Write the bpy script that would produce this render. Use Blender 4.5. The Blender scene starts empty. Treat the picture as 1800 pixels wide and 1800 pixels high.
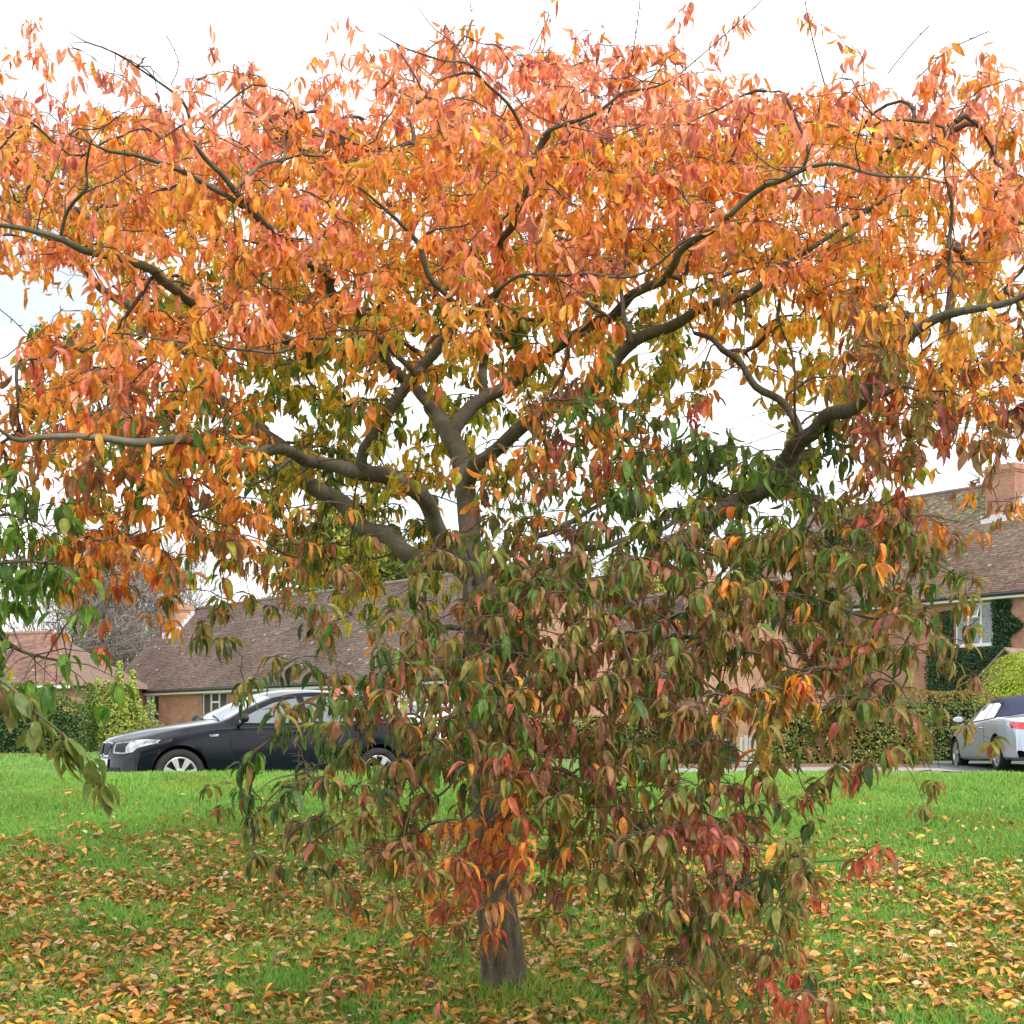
import bpy, bmesh, math, random
import numpy as np
from mathutils import Vector, Matrix
from mathutils.bvhtree import BVHTree

R = math.radians
rng = np.random.default_rng(11)
random.seed(11)
SC = bpy.context.scene
COL = SC.collection

# ------------------------------------------------------------------ camera
F, HZ, ZC = 2400.0, 1285.0, 1.44          # focal length in photo pixels, horizon row, eye height
cam = bpy.data.cameras.new('camera')
cam.sensor_width = 36.0
cam.lens = 36.0 * F / 1800.0
cam.shift_y = (HZ - 900.0) / 1800.0
cam.clip_start = 0.05
cam.clip_end = 2000.0
camo = bpy.data.objects.new('camera', cam)
COL.objects.link(camo)
camo.location = (0, 0, ZC)
camo.rotation_euler = (R(90), 0, 0)
SC.camera = camo

# ------------------------------------------------------------------ sky, sun, exposure (bright overcast)
SUN_EL, SUN_AZ = 50.0, 148.0               # azimuth clockwise from +Y: behind the viewer, to the right
w = bpy.data.worlds.new('World')
SC.world = w
w.use_nodes = True
nt = w.node_tree
nt.nodes.clear()
sky = nt.nodes.new('ShaderNodeTexSky')
sky.sky_type = 'NISHITA'
sky.sun_disc = False
sky.sun_elevation = R(SUN_EL)
sky.sun_rotation = R(SUN_AZ)
sky.dust_density = 3.0
tc = nt.nodes.new('ShaderNodeTexCoord')
mp = nt.nodes.new('ShaderNodeMapping')
mp.inputs['Scale'].default_value = (1.0, 1.0, 2.6)
cn = nt.nodes.new('ShaderNodeTexNoise')
cn.inputs['Scale'].default_value = 2.2
cn.inputs['Detail'].default_value = 5.0
cn.inputs['Roughness'].default_value = 0.55
cr = nt.nodes.new('ShaderNodeValToRGB')
cr.color_ramp.elements[0].position = 0.40
cr.color_ramp.elements[0].color = (0.40, 0.432, 0.46, 1)
cr.color_ramp.elements[1].position = 0.60
cr.color_ramp.elements[1].color = (1.0, 1.0, 1.0, 1)
cs = nt.nodes.new('ShaderNodeVectorMath')
cs.operation = 'SCALE'
cs.inputs['Scale'].default_value = 8.6
mx = nt.nodes.new('ShaderNodeMix')
mx.data_type = 'RGBA'
mx.inputs[0].default_value = 0.88          # cloud cover over the clear sky
bg = nt.nodes.new('ShaderNodeBackground')
bg.inputs['Strength'].default_value = 0.125
wo = nt.nodes.new('ShaderNodeOutputWorld')
L = nt.links.new
L(tc.outputs['Generated'], mp.inputs['Vector'])
L(mp.outputs['Vector'], cn.inputs['Vector'])
L(cn.outputs['Fac'], cr.inputs['Fac'])
L(cr.outputs['Color'], cs.inputs[0])
L(sky.outputs['Color'], mx.inputs[6])
L(cs.outputs['Vector'], mx.inputs[7])
L(mx.outputs[2], bg.inputs['Color'])
L(bg.outputs['Background'], wo.inputs['Surface'])

sun = bpy.data.lights.new('sun', 'SUN')
sun.energy = 1.5
sun.angle = R(12)
sun.color = (1.0, 0.95, 0.88)
suno = bpy.data.objects.new('sun', sun)
COL.objects.link(suno)
az, el = R(SUN_AZ), R(SUN_EL)
sdir = Vector((math.sin(az) * math.cos(el), math.cos(az) * math.cos(el), math.sin(el)))
suno.rotation_euler = (-sdir).to_track_quat('-Z', 'Y').to_euler()
suno.location = (0, 0, 30)

SC.view_settings.view_transform = 'Standard'
SC.view_settings.look = 'None'
SC.view_settings.gamma = 1.0
SC.view_settings.use_curve_mapping = False
SC.view_settings.exposure = 1.2
SC.render.engine = 'CYCLES'
SC.cycles.use_denoising = True
SC.cycles.max_bounces = 8
SC.cycles.transmission_bounces = 6
SC.cycles.diffuse_bounces = 4

# ------------------------------------------------------------------ helpers
def P(px, py, d):
    """the point of the place that stands d metres away on the line of sight of photo pixel px, py"""
    return Vector(((px - 900.0) / F * d, d, ZC - (py - HZ) / F * d))

def pxof(p):
    return 900 + F * p[0] / p[1], HZ - F * (p[2] - ZC) / p[1]

def smooth(a, b, x):
    t = np.clip((np.asarray(x, float) - a) / (b - a), 0, 1)
    return t * t * (3 - 2 * t)

def tag(o, label=None, cat=None, group=None, kind=None):
    if label: o['label'] = label
    if cat: o['category'] = cat
    if group: o['group'] = group
    if kind: o['kind'] = kind
    return o

def empty(name, loc=(0, 0, 0), rz=0.0, parent=None):
    o = bpy.data.objects.new(name, None)
    COL.objects.link(o)
    o.location = loc
    o.rotation_euler = (0, 0, rz)
    o.empty_display_size = 0.2
    o.parent = parent
    return o

def link(name, me, mat=None, parent=None, smooth_shade=False):
    if mat is not None:
        if isinstance(mat, (list, tuple)):
            for m in mat: me.materials.append(m)
        else:
            me.materials.append(mat)
    o = bpy.data.objects.new(name, me)
    COL.objects.link(o)
    o.parent = parent
    if smooth_shade:
        me.polygons.foreach_set('use_smooth', np.ones(len(me.polygons), bool))
    return o

def mesh_np(name, V, faces, nper):
    """V (n,3); faces flat int array with nper loops each (int or array)"""
    me = bpy.data.meshes.new(name)
    V = np.asarray(V, np.float32)
    faces = np.asarray(faces, np.int32).ravel()
    if np.isscalar(nper):
        nf = len(faces) // nper
        starts = np.arange(nf, dtype=np.int32) * nper
        tot = np.full(nf, nper, np.int32)
    else:
        tot = np.asarray(nper, np.int32)
        nf = len(tot)
        starts = np.concatenate([[0], np.cumsum(tot)[:-1]]).astype(np.int32)
    me.vertices.add(len(V))
    me.vertices.foreach_set('co', V.ravel())
    me.loops.add(len(faces))
    me.loops.foreach_set('vertex_index', faces)
    me.polygons.add(nf)
    me.polygons.foreach_set('loop_start', starts)
    me.polygons.foreach_set('loop_total', tot)
    me.update(calc_edges=True)
    return me

def set_col(me, C, name='col'):
    a = me.attributes.new(name, 'FLOAT_COLOR', 'POINT')
    C = np.asarray(C, np.float32)
    if C.shape[1] == 3:
        C = np.concatenate([C, np.ones((len(C), 1), np.float32)], 1)
    a.data.foreach_set('color', C.ravel())

class MB:
    """collects boxes, quads and tubes into one mesh"""
    def __init__(s):
        s.v, s.f = [], []
    def quad(s, *pts):
        n = len(s.v)
        s.v += [tuple(p) for p in pts]
        s.f.append(tuple(range(n, n + len(pts))))
    def box(s, a, b, bev=0.0, M=None):
        x0, y0, z0 = a; x1, y1, z1 = b
        c = [(x0, y0, z0), (x1, y0, z0), (x1, y1, z0), (x0, y1, z0), (x0, y0, z1), (x1, y0, z1), (x1, y1, z1), (x0, y1, z1)]
        if M is not None: c = [tuple(M @ Vector(p)) for p in c]
        n = len(s.v)
        s.v += c
        for q in ((0, 3, 2, 1), (4, 5, 6, 7), (0, 1, 5, 4), (1, 2, 6, 5), (2, 3, 7, 6), (3, 0, 4, 7)):
            s.f.append(tuple(n + i for i in q))
    def tube(s, pts, rad, k=8, cap=True):
        pts = [Vector(p) for p in pts]
        m = len(pts)
        if np.isscalar(rad): rad = [rad] * m
        n0 = len(s.v)
        up = Vector((0.13, 0.31, 0.94))
        prev = None
        for i, p in enumerate(pts):
            t = (pts[min(i + 1, m - 1)] - pts[max(i - 1, 0)]).normalized()
            if prev is None:
                a = t.cross(up)
                if a.length < 1e-3: a = t.cross(Vector((1, 0, 0)))
                a.normalize()
            else:
                a = (prev - t * prev.dot(t)).normalized()
            prev = a
            b = t.cross(a)
            for j in range(k):
                an = 2 * math.pi * j / k
                s.v.append(tuple(p + (a * math.cos(an) + b * math.sin(an)) * rad[i]))
        for i in range(m - 1):
            for j in range(k):
                s.f.append((n0 + i * k + j, n0 + i * k + (j + 1) % k, n0 + (i + 1) * k + (j + 1) % k, n0 + (i + 1) * k + j))
        if cap:
            s.f.append(tuple(n0 + j for j in reversed(range(k))))
            s.f.append(tuple(n0 + (m - 1) * k + j for j in range(k)))
    def lathe(s, prof, k=24, axis='z', c=(0, 0, 0)):
        """prof: (r, h) list"""
        n0 = len(s.v)
        for r, h in prof:
            for j in range(k):
                an = 2 * math.pi * j / k
                q = (r * math.cos(an), r * math.sin(an), h)
                if axis == 'y': q = (q[0], q[2], q[1])
                s.v.append((q[0] + c[0], q[1] + c[1], q[2] + c[2]))
        for i in range(len(prof) - 1):
            for j in range(k):
                s.f.append((n0 + i * k + j, n0 + i * k + (j + 1) % k, n0 + (i + 1) * k + (j + 1) % k, n0 + (i + 1) * k + j))
    def build(s, name, mat=None, parent=None, smooth_shade=False, bevel=0.0):
        me = bpy.data.meshes.new(name)
        me.from_pydata(s.v, [], s.f)
        me.update()
        if bevel:
            bm = bmesh.new(); bm.from_mesh(me)
            bmesh.ops.remove_doubles(bm, verts=bm.verts, dist=1e-5)
            bmesh.ops.bevel(bm, geom=list(bm.edges), offset=bevel, segments=2, affect='EDGES', profile=0.6)
            bm.to_mesh(me); bm.free()
        bm = bmesh.new(); bm.from_mesh(me)
        bmesh.ops.recalc_face_normals(bm, faces=bm.faces)
        bm.to_mesh(me); bm.free()
        return link(name, me, mat, parent, smooth_shade)

# ------------------------------------------------------------------ materials
MATS = {}
def mat(name, color=(0.5, 0.5, 0.5), rough=0.6, metal=0.0, spec=0.5, coat=0.0, noise=None, bump=None):
    """noise: (scale, amount, detail) brightness variation; bump: (scale, strength)"""
    if name in MATS: return MATS[name]
    m = bpy.data.materials.new(name)
    m.use_nodes = True
    n = m.node_tree
    b = n.nodes['Principled BSDF']
    b.inputs['Base Color'].default_value = (*color, 1)
    b.inputs['Roughness'].default_value = rough
    b.inputs['Metallic'].default_value = metal
    b.inputs['Specular IOR Level'].default_value = spec
    b.inputs['Coat Weight'].default_value = coat
    b.inputs['Coat Roughness'].default_value = 0.03
    if noise or bump:
        tc = n.nodes.new('ShaderNodeTexCoord')
    if noise:
        t = n.nodes.new('ShaderNodeTexNoise')
        t.inputs['Scale'].default_value = noise[0]
        t.inputs['Detail'].default_value = noise[2] if len(noise) > 2 else 4
        n.links.new(tc.outputs['Object'], t.inputs['Vector'])
        mr = n.nodes.new('ShaderNodeMapRange')
        mr.inputs[1].default_value = 0.3; mr.inputs[2].default_value = 0.7
        mr.inputs[3].default_value = 1 - noise[1]; mr.inputs[4].default_value = 1 + noise[1]
        n.links.new(t.outputs['Fac'], mr.inputs[0])
        vm = n.nodes.new('ShaderNodeVectorMath'); vm.operation = 'SCALE'
        vm.inputs[0].default_value = color
        n.links.new(mr.outputs[0], vm.inputs['Scale'])
        n.links.new(vm.outputs['Vector'], b.inputs['Base Color'])
    if bump:
        t2 = n.nodes.new('ShaderNodeTexNoise')
        t2.inputs['Scale'].default_value = bump[0]
        t2.inputs['Detail'].default_value = 5
        n.links.new(tc.outputs['Object'], t2.inputs['Vector'])
        bp = n.nodes.new('ShaderNodeBump')
        bp.inputs['Strength'].default_value = bump[1]
        bp.inputs['Distance'].default_value = 0.02
        n.links.new(t2.outputs['Fac'], bp.inputs['Height'])
        n.links.new(bp.outputs['Normal'], b.inputs['Normal'])
    MATS[name] = m
    return m

def leaf_mat(name, trans=0.42, rough=0.45, spec=0.35, mottle=0.26, mscale=48, tsat=1.0):
    """colour from the leaf's own attribute; light passes through the blade"""
    m = bpy.data.materials.new(name); m.use_nodes = True
    n = m.node_tree; n.nodes.clear()
    at = n.nodes.new('ShaderNodeAttribute'); at.attribute_name = 'col'
    tc = n.nodes.new('ShaderNodeTexCoord')
    t = n.nodes.new('ShaderNodeTexNoise'); t.inputs['Scale'].default_value = mscale; t.inputs['Detail'].default_value = 3
    n.links.new(tc.outputs['Object'], t.inputs['Vector'])
    mr = n.nodes.new('ShaderNodeMapRange')
    mr.inputs[1].default_value = .3; mr.inputs[2].default_value = .7
    mr.inputs[3].default_value = 1 - mottle; mr.inputs[4].default_value = 1 + mottle
    n.links.new(t.outputs['Fac'], mr.inputs[0])
    vm = n.nodes.new('ShaderNodeVectorMath'); vm.operation = 'SCALE'
    n.links.new(at.outputs['Color'], vm.inputs[0]); n.links.new(mr.outputs[0], vm.inputs['Scale'])
    d = n.nodes.new('ShaderNodeBsdfPrincipled')
    d.inputs['Roughness'].default_value = rough
    d.inputs['Specular IOR Level'].default_value = spec
    n.links.new(vm.outputs['Vector'], d.inputs['Base Color'])
    tr = n.nodes.new('ShaderNodeBsdfTranslucent')
    hs = n.nodes.new('ShaderNodeHueSaturation'); hs.inputs['Saturation'].default_value = tsat; hs.inputs['Value'].default_value = 1.1
    n.links.new(vm.outputs['Vector'], hs.inputs['Color'])
    n.links.new(hs.outputs['Color'], tr.inputs['Color'])
    ms = n.nodes.new('ShaderNodeMixShader'); ms.inputs[0].default_value = trans
    n.links.new(d.outputs[0], ms.inputs[1]); n.links.new(tr.outputs[0], ms.inputs[2])
    o = n.nodes.new('ShaderNodeOutputMaterial')
    n.links.new(ms.outputs[0], o.inputs['Surface'])
    MATS[name] = m
    return m

def ramp_mat(name, stops, scale=5, detail=6, rough=0.9, stretch=(1, 1, 1), bump=0.3, spec=0.3, dist=0.02):
    m = bpy.data.materials.new(name); m.use_nodes = True
    n = m.node_tree; b = n.nodes['Principled BSDF']
    b.inputs['Roughness'].default_value = rough; b.inputs['Specular IOR Level'].default_value = spec
    tc = n.nodes.new('ShaderNodeTexCoord'); mp = n.nodes.new('ShaderNodeMapping'); mp.inputs['Scale'].default_value = stretch
    t = n.nodes.new('ShaderNodeTexNoise'); t.inputs['Scale'].default_value = scale; t.inputs['Detail'].default_value = detail
    t.inputs['Roughness'].default_value = 0.62
    r = n.nodes.new('ShaderNodeValToRGB')
    while len(r.color_ramp.elements) < len(stops): r.color_ramp.elements.new(0.5)
    for e, (p, c) in zip(r.color_ramp.elements, stops): e.position = p; e.color = (*c, 1)
    n.links.new(tc.outputs['Object'], mp.inputs['Vector']); n.links.new(mp.outputs['Vector'], t.inputs['Vector'])
    n.links.new(t.outputs['Fac'], r.inputs['Fac']); n.links.new(r.outputs['Color'], b.inputs['Base Color'])
    if bump:
        bp = n.nodes.new('ShaderNodeBump'); bp.inputs['Strength'].default_value = bump; bp.inputs['Distance'].default_value = dist
        n.links.new(t.outputs['Fac'], bp.inputs['Height']); n.links.new(bp.outputs['Normal'], b.inputs['Normal'])
    MATS[name] = m
    return m

def attr_mat(name, rough=0.85, spec=0.25, noise=(40, .15), bump=0.0):
    m = bpy.data.materials.new(name); m.use_nodes = True
    n = m.node_tree; b = n.nodes['Principled BSDF']
    b.inputs['Roughness'].default_value = rough; b.inputs['Specular IOR Level'].default_value = spec
    at = n.nodes.new('ShaderNodeAttribute'); at.attribute_name = 'col'
    tc = n.nodes.new('ShaderNodeTexCoord'); t = n.nodes.new('ShaderNodeTexNoise')
    t.inputs['Scale'].default_value = noise[0]; t.inputs['Detail'].default_value = 5
    n.links.new(tc.outputs['Object'], t.inputs['Vector'])
    mr = n.nodes.new('ShaderNodeMapRange'); mr.inputs[1].default_value = .3; mr.inputs[2].default_value = .7
    mr.inputs[3].default_value = 1 - noise[1]; mr.inputs[4].default_value = 1 + noise[1]
    n.links.new(t.outputs['Fac'], mr.inputs[0])
    vm = n.nodes.new('ShaderNodeVectorMath'); vm.operation = 'SCALE'
    n.links.new(at.outputs['Color'], vm.inputs[0]); n.links.new(mr.outputs[0], vm.inputs['Scale'])
    n.links.new(vm.outputs['Vector'], b.inputs['Base Color'])
    if bump:
        bp = n.nodes.new('ShaderNodeBump'); bp.inputs['Strength'].default_value = bump
        n.links.new(t.outputs['Fac'], bp.inputs['Height']); n.links.new(bp.outputs['Normal'], b.inputs['Normal'])
    MATS[name] = m
    return m

def brick_mat(name, c1, c2, mortar, bw=0.225, bh=0.075):
    m = bpy.data.materials.new(name); m.use_nodes = True
    n = m.node_tree; b = n.nodes['Principled BSDF']
    b.inputs['Roughness'].default_value = 0.9; b.inputs['Specular IOR Level'].default_value = 0.2
    tc = n.nodes.new('ShaderNodeTexCoord'); sx = n.nodes.new('ShaderNodeSeparateXYZ'); cx = n.nodes.new('ShaderNodeCombineXYZ')
    ad = n.nodes.new('ShaderNodeMath'); ad.operation = 'ADD'
    n.links.new(tc.outputs['Object'], sx.inputs[0])
    n.links.new(sx.outputs[0], ad.inputs[0]); n.links.new(sx.outputs[1], ad.inputs[1])
    n.links.new(ad.outputs[0], cx.inputs[0]); n.links.new(sx.outputs[2], cx.inputs[1])
    br = n.nodes.new('ShaderNodeTexBrick')
    br.inputs['Scale'].default_value = 1.0
    br.inputs['Brick Width'].default_value = bw; br.inputs['Row Height'].default_value = bh
    br.inputs['Mortar Size'].default_value = 0.007; br.inputs['Mortar Smooth'].default_value = 0.2
    br.inputs['Color1'].default_value = (*c1, 1); br.inputs['Color2'].default_value = (*c2, 1); br.inputs['Mortar'].default_value = (*mortar, 1)
    n.links.new(cx.outputs[0], br.inputs['Vector'])
    t = n.nodes.new('ShaderNodeTexNoise'); t.inputs['Scale'].default_value = 1.4; t.inputs['Detail'].default_value = 6
    n.links.new(tc.outputs['Object'], t.inputs['Vector'])
    mr = n.nodes.new('ShaderNodeMapRange'); mr.inputs[1].default_value = .3; mr.inputs[2].default_value = .7
    mr.inputs[3].default_value = .78; mr.inputs[4].default_value = 1.2
    n.links.new(t.outputs['Fac'], mr.inputs[0])
    vm = n.nodes.new('ShaderNodeVectorMath'); vm.operation = 'SCALE'
    n.links.new(br.outputs['Color'], vm.inputs[0]); n.links.new(mr.outputs[0], vm.inputs['Scale'])
    n.links.new(vm.outputs['Vector'], b.inputs['Base Color'])
    bp = n.nodes.new('ShaderNodeBump'); bp.inputs['Strength'].default_value = .6; bp.inputs['Distance'].default_value = .012; bp.invert = True
    n.links.new(br.outputs['Fac'], bp.inputs['Height']); n.links.new(bp.outputs['Normal'], b.inputs['Normal'])
    MATS[name] = m
    return m

M_bark = None
M_leaf = leaf_mat('cherry_leaf', trans=0.52)
M_litter = leaf_mat('fallen_leaf', trans=0.12, rough=0.6, mottle=0.25)
M_grass = leaf_mat('grass_blade', trans=0.45, rough=0.55, spec=0.25, mottle=0.05, mscale=3)
M_shrub = leaf_mat('shrub_leaf', trans=0.3, rough=0.45, mottle=0.1, mscale=12)
M_white = mat('white_paint', (0.78, 0.78, 0.76), 0.45)
M_whiteupvc = mat('white_frame', (0.82, 0.83, 0.84), 0.3)
M_glass = mat('window_glass', (0.05, 0.06, 0.07), 0.06, spec=0.8)
M_net = mat('net_curtain_glass', (0.30, 0.32, 0.34), 0.12, spec=0.6, noise=(9, .25))
M_gutter = mat('black_plastic', (0.02, 0.021, 0.022), 0.4)
M_tile = attr_mat('clay_tile', 0.9, .2, noise=(14, .22))
M_lead = mat('lead_flashing', (0.62, 0.63, 0.65), 0.5, noise=(6, .15))
M_brick = brick_mat('orange_brick', (0.38, 0.175, 0.105), (0.46, 0.235, 0.145), (0.46, 0.38, 0.31))
M_brick2 = brick_mat('red_brick', (0.37, 0.165, 0.105), (0.45, 0.215, 0.14), (0.46, 0.37, 0.31))
M_terra = mat('terracotta', (0.42, 0.15, 0.08), 0.8, noise=(10, .2))
M_stonecap = mat('cement_cap', (0.36, 0.30, 0.25), 0.9, noise=(8, .2))
M_wood = ramp_mat('weathered_wood', [(0.25, (0.20, 0.19, 0.16)), (0.7, (0.46, 0.44, 0.38))], 6, 6, .9, (6, 6, .5), .4)
M_pole = ramp_mat('pole_wood', [(0.25, (0.22, 0.20, 0.17)), (0.7, (0.42, 0.39, 0.34))], 5, 6, .9, (6, 6, .4), .4)
M_wire = mat('wire', (0.26, 0.27, 0.27), 0.6)
M_metal = mat('grey_metal', (0.30, 0.31, 0.32), 0.4, metal=0.8)
M_asphalt = ramp_mat('asphalt', [(0.3, (0.075, 0.078, 0.08)), (0.75, (0.15, 0.15, 0.15))], 30, 8, .92, bump=.25, dist=.01)
M_paving = ramp_mat('pavement_tarmac', [(0.3, (0.20, 0.20, 0.205)), (0.75, (0.30, 0.30, 0.30))], 18, 8, .92, bump=.2, dist=.01)
M_soil = ramp_mat('leafy_soil', [(0.3, (0.06, 0.04, 0.025)), (0.5, (0.16, 0.095, 0.05)), (0.75, (0.26, 0.17, 0.09))], 14, 8, .95, bump=.7)
# ------------------------------------------------------------------ terrain
def road_z(x):
    x = np.asarray(x, float)
    return np.clip(0.54 + 0.017 * (np.minimum(x, 6.6) + 4.4) - .035 * np.clip(x - 6.6, 0, 2), 0.42, 0.80)

def gz(x, y):
    """ground height: the green rises away from the viewer, drops to the road, gardens lie a little higher"""
    x = np.asarray(x, float); y = np.asarray(y, float)
    lawn = 0.133 * (y - 7.67)
    lawn = np.where(y < 5.5, 0.133 * (5.5 - 7.67) + 0.05 * (y - 5.5), lawn)
    lawn = lawn + 0.018 * np.sin(x * 1.3 + y * .7) + 0.012 * np.sin(x * 2.9 - y * 1.7) - 0.01 * np.clip(x, -8, 8) * smooth(11, 15, y) * 0.2
    top = 0.975
    lawn = np.where(lawn > top - .12, top - .12 + .12 * np.tanh((lawn - top + .12) / .12), lawn)
    zr = road_z(x)
    tgt = 0.98 + (0.76 - 0.98) * smooth(-5.5, 3, x)
    far = zr + (tgt - zr) * smooth(21.0, 31.0, y) * (1 - 0.0 * x)
    far = far + (0.95 - far) * smooth(38, 60, y)
    k = smooth(15.05, 15.75, y)
    return lawn * (1 - k) + far * k

def axis(segs):
    out = []
    for a, b, s in segs: out += list(np.arange(a, b, s))
    return np.array(out + [segs[-1][1]])
xs = axis([(-600, -60, 30), (-60, -14, 2), (-14, 14, .2), (14, 60, 2), (60, 600, 30)])
ys = axis([(-60, -2, 6), (-2, 5, .5), (5, 18, .12), (18, 34, .4), (34, 80, 2), (80, 1200, 40)])
X, Y = np.meshgrid(xs, ys, indexing='ij')
Z = gz(X, Y)
V = np.stack([X, Y, Z], -1).reshape(-1, 3)
ny = len(ys)
I, J = np.meshgrid(np.arange(len(xs) - 1), np.arange(ny - 1), indexing='ij')
q = (I * ny + J).ravel()
FQ = np.stack([q, q + ny, q + ny + 1, q + 1], 1)
M_ground = ramp_mat('turf', [(0.28, (0.06, 0.11, 0.025)), (0.5, (0.09, 0.18, 0.037)), (0.75, (0.125, 0.25, 0.05))], 3.5, 9, .95, bump=.5)
g = link('ground', mesh_np('ground', V, FQ, 4), M_ground, None, True)
tag(g, 'green lawn rising gently towards the road and houses', 'lawn', kind='structure')

def sheet(name, xs, ys, off, m, label, cat):
    X, Y = np.meshgrid(xs, ys, indexing='ij')
    V = np.stack([X, Y, gz(X, Y) + off], -1).reshape(-1, 3)
    n = len(ys); I, J = np.meshgrid(np.arange(len(xs) - 1), np.arange(n - 1), indexing='ij'); q = (I * n + J).ravel()
    o = link(name, mesh_np(name, V, np.stack([q, q + n, q + n + 1, q + 1], 1), 4), m, None, True)
    return tag(o, label, cat, kind='structure')
sheet('road', np.arange(-40, 40.1, .5), np.arange(15.9, 24.1, .2), 0.012, M_asphalt, 'grey asphalt road passing behind the crest of the lawn', 'road')
sheet('pavement', np.arange(2.0, 8.01, .5), np.arange(24.0, 25.61, .2), 0.03, M_paving, 'pale grey tarmac pavement in front of the garden hedges', 'pavement')
sheet('driveway', np.arange(8.0, 30.1, .5), np.arange(24.05, 30.3, .3), 0.016, M_asphalt, 'dark asphalt standing under the silver convertible', 'driveway')
sheet('soil_bed', np.arange(2.0, 8.1, .5), np.arange(25.6, 30.1, .3), 0.03, M_soil, 'strip of bare soil with brown leaves under the garden hedges', 'soil')
# kerb stones between the road and the pavement
for i in range(6):
    x0 = 2.0 + i * 0.92
    mb = MB(); z = float(gz(x0 + .45, 24.0))
    mb.box((x0, 23.88, z - .1), (x0 + .905, 24.0, z + .05))
    o = mb.build('kerb_stone', M_stonecap, None, bevel=.012)
    tag(o, 'concrete kerb stone edging the pavement behind the lawn', 'kerb', 'kerb stones along the pavement', 'structure')

# ------------------------------------------------------------------ grass blades
def grass_patch(n, yr, hgt, wid, ycurve=1.0, xm=1.42, seedcol=None):
    u = rng.random(n)
    y = yr[0] + (yr[1] - yr[0]) * u ** ycurve
    hw = (920.0 / F) * y * xm + 0.15
    x = (rng.random(n) * 2 - 1) * hw
    return x, y

def blades(x, y, h, wd, cols, lean=0.55):
    n = len(x)
    z = gz(x, y)
    a = rng.random(n) * 2 * math.pi
    ln = lean * rng.random(n) ** 0.8
    la = rng.random(n) * 2 * math.pi
    side = np.stack([np.cos(a), np.sin(a), np.zeros(n)], 1) * wd[:, None]
    base = np.stack([x, y, z - .006], 1)
    off = np.stack([np.cos(la) * ln, np.sin(la) * ln, np.ones(n)], 1)
    off2 = np.stack([np.cos(la) * ln * 2.3, np.sin(la) * ln * 2.3, np.ones(n) * 1.75 - ln * .55], 1)
    mid = base + off * (h * .52)[:, None]
    tip = base + off2 * (h * .55)[:, None]
    V = np.stack([base - side, base + side, mid + side * .8, mid - side * .8, tip], 1).reshape(-1, 3)
    i = np.arange(n) * 5
    quads = np.stack([i, i + 1, i + 2, i + 3], 1); tris = np.stack([i + 3, i + 2, i + 4], 1)
    fl = np.concatenate([quads.ravel(), tris.ravel()]); tot = np.concatenate([np.full(n, 4), np.full(n, 3)])
    C = np.repeat(cols, 5, 0)
    C = C.reshape(n, 5, 3)
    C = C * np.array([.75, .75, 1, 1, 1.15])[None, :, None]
    return V, fl, tot, C.reshape(-1, 3)

def gnoise(x, y, s):
    return (np.sin(x * s * 1.7 + np.sin(y * s * 1.1 + 1.3) * 1.4) + np.sin(y * s * 2.3 - x * s * .8 + 2.0) + np.sin((x + y) * s * 3.1 + .5)) / 3

def grass_cols(x, y):
    n = len(x)
    base = np.array([0.215, 0.43, 0.085])
    c = base[None] * (0.72 + .5 * rng.random(n))[:, None]
    k = gnoise(x, y, 1.6) * .5 + gnoise(x, y, .6) * .5
    c *= (1 + .22 * k)[:, None]
    pt = gnoise(x + 7, y - 3, 1.1) > .45; c[pt] = c[pt] * np.array([1.12, .92, .9])
    dry = rng.random(n) < .07
    c[dry] = np.array([.30, .29, .09]) * (0.7 + .5 * rng.random(dry.sum()))[:, None]
    yl = rng.random(n) < .25
    c[yl] = c[yl] * np.array([1.5, 1.1, .9])
    return c

VV, FF, TT, CC = [], [], [], []
nv = 0
for n, yr, hh, ww, yc in ((190000, (6.4, 9.2), (.045, .09), (.0032, .0055), 1.0), (162000, (9.2, 12.4), (.045, .085), (.004, .007), 1.0), (138000, (12.4, 15.5), (.05, .09), (.005, .009), 1.0), (30000, (20.0, 29.5), (.05, .10), (.010, .018), 1.0)):
    x, y = grass_patch(n, yr, hh, ww, yc)
    if yr[0] >= 20:
        s = (x < -4.2) & (y > 24 - (x + 4) * .2); x, y = x[s], y[s]
    if len(x) == 0: continue
    h = hh[0] + (hh[1] - hh[0]) * rng.random(len(x)) ** 1.3
    h = h * (1 + .25 * gnoise(x, y, 2.2))
    near = np.exp(-((x + .03) ** 2 + (y - 7.62) ** 2) / .10); h = h * (1 + 1.1 * near * rng.random(len(x)))
    wd = ww[0] + (ww[1] - ww[0]) * rng.random(len(x))
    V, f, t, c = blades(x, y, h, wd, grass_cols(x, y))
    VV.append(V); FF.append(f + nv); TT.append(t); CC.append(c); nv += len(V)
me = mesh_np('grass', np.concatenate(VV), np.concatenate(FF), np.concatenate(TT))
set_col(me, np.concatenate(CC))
tag(link('grass', me, M_grass), 'short bright green grass blades covering the lawn', 'grass', kind='stuff')
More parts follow.
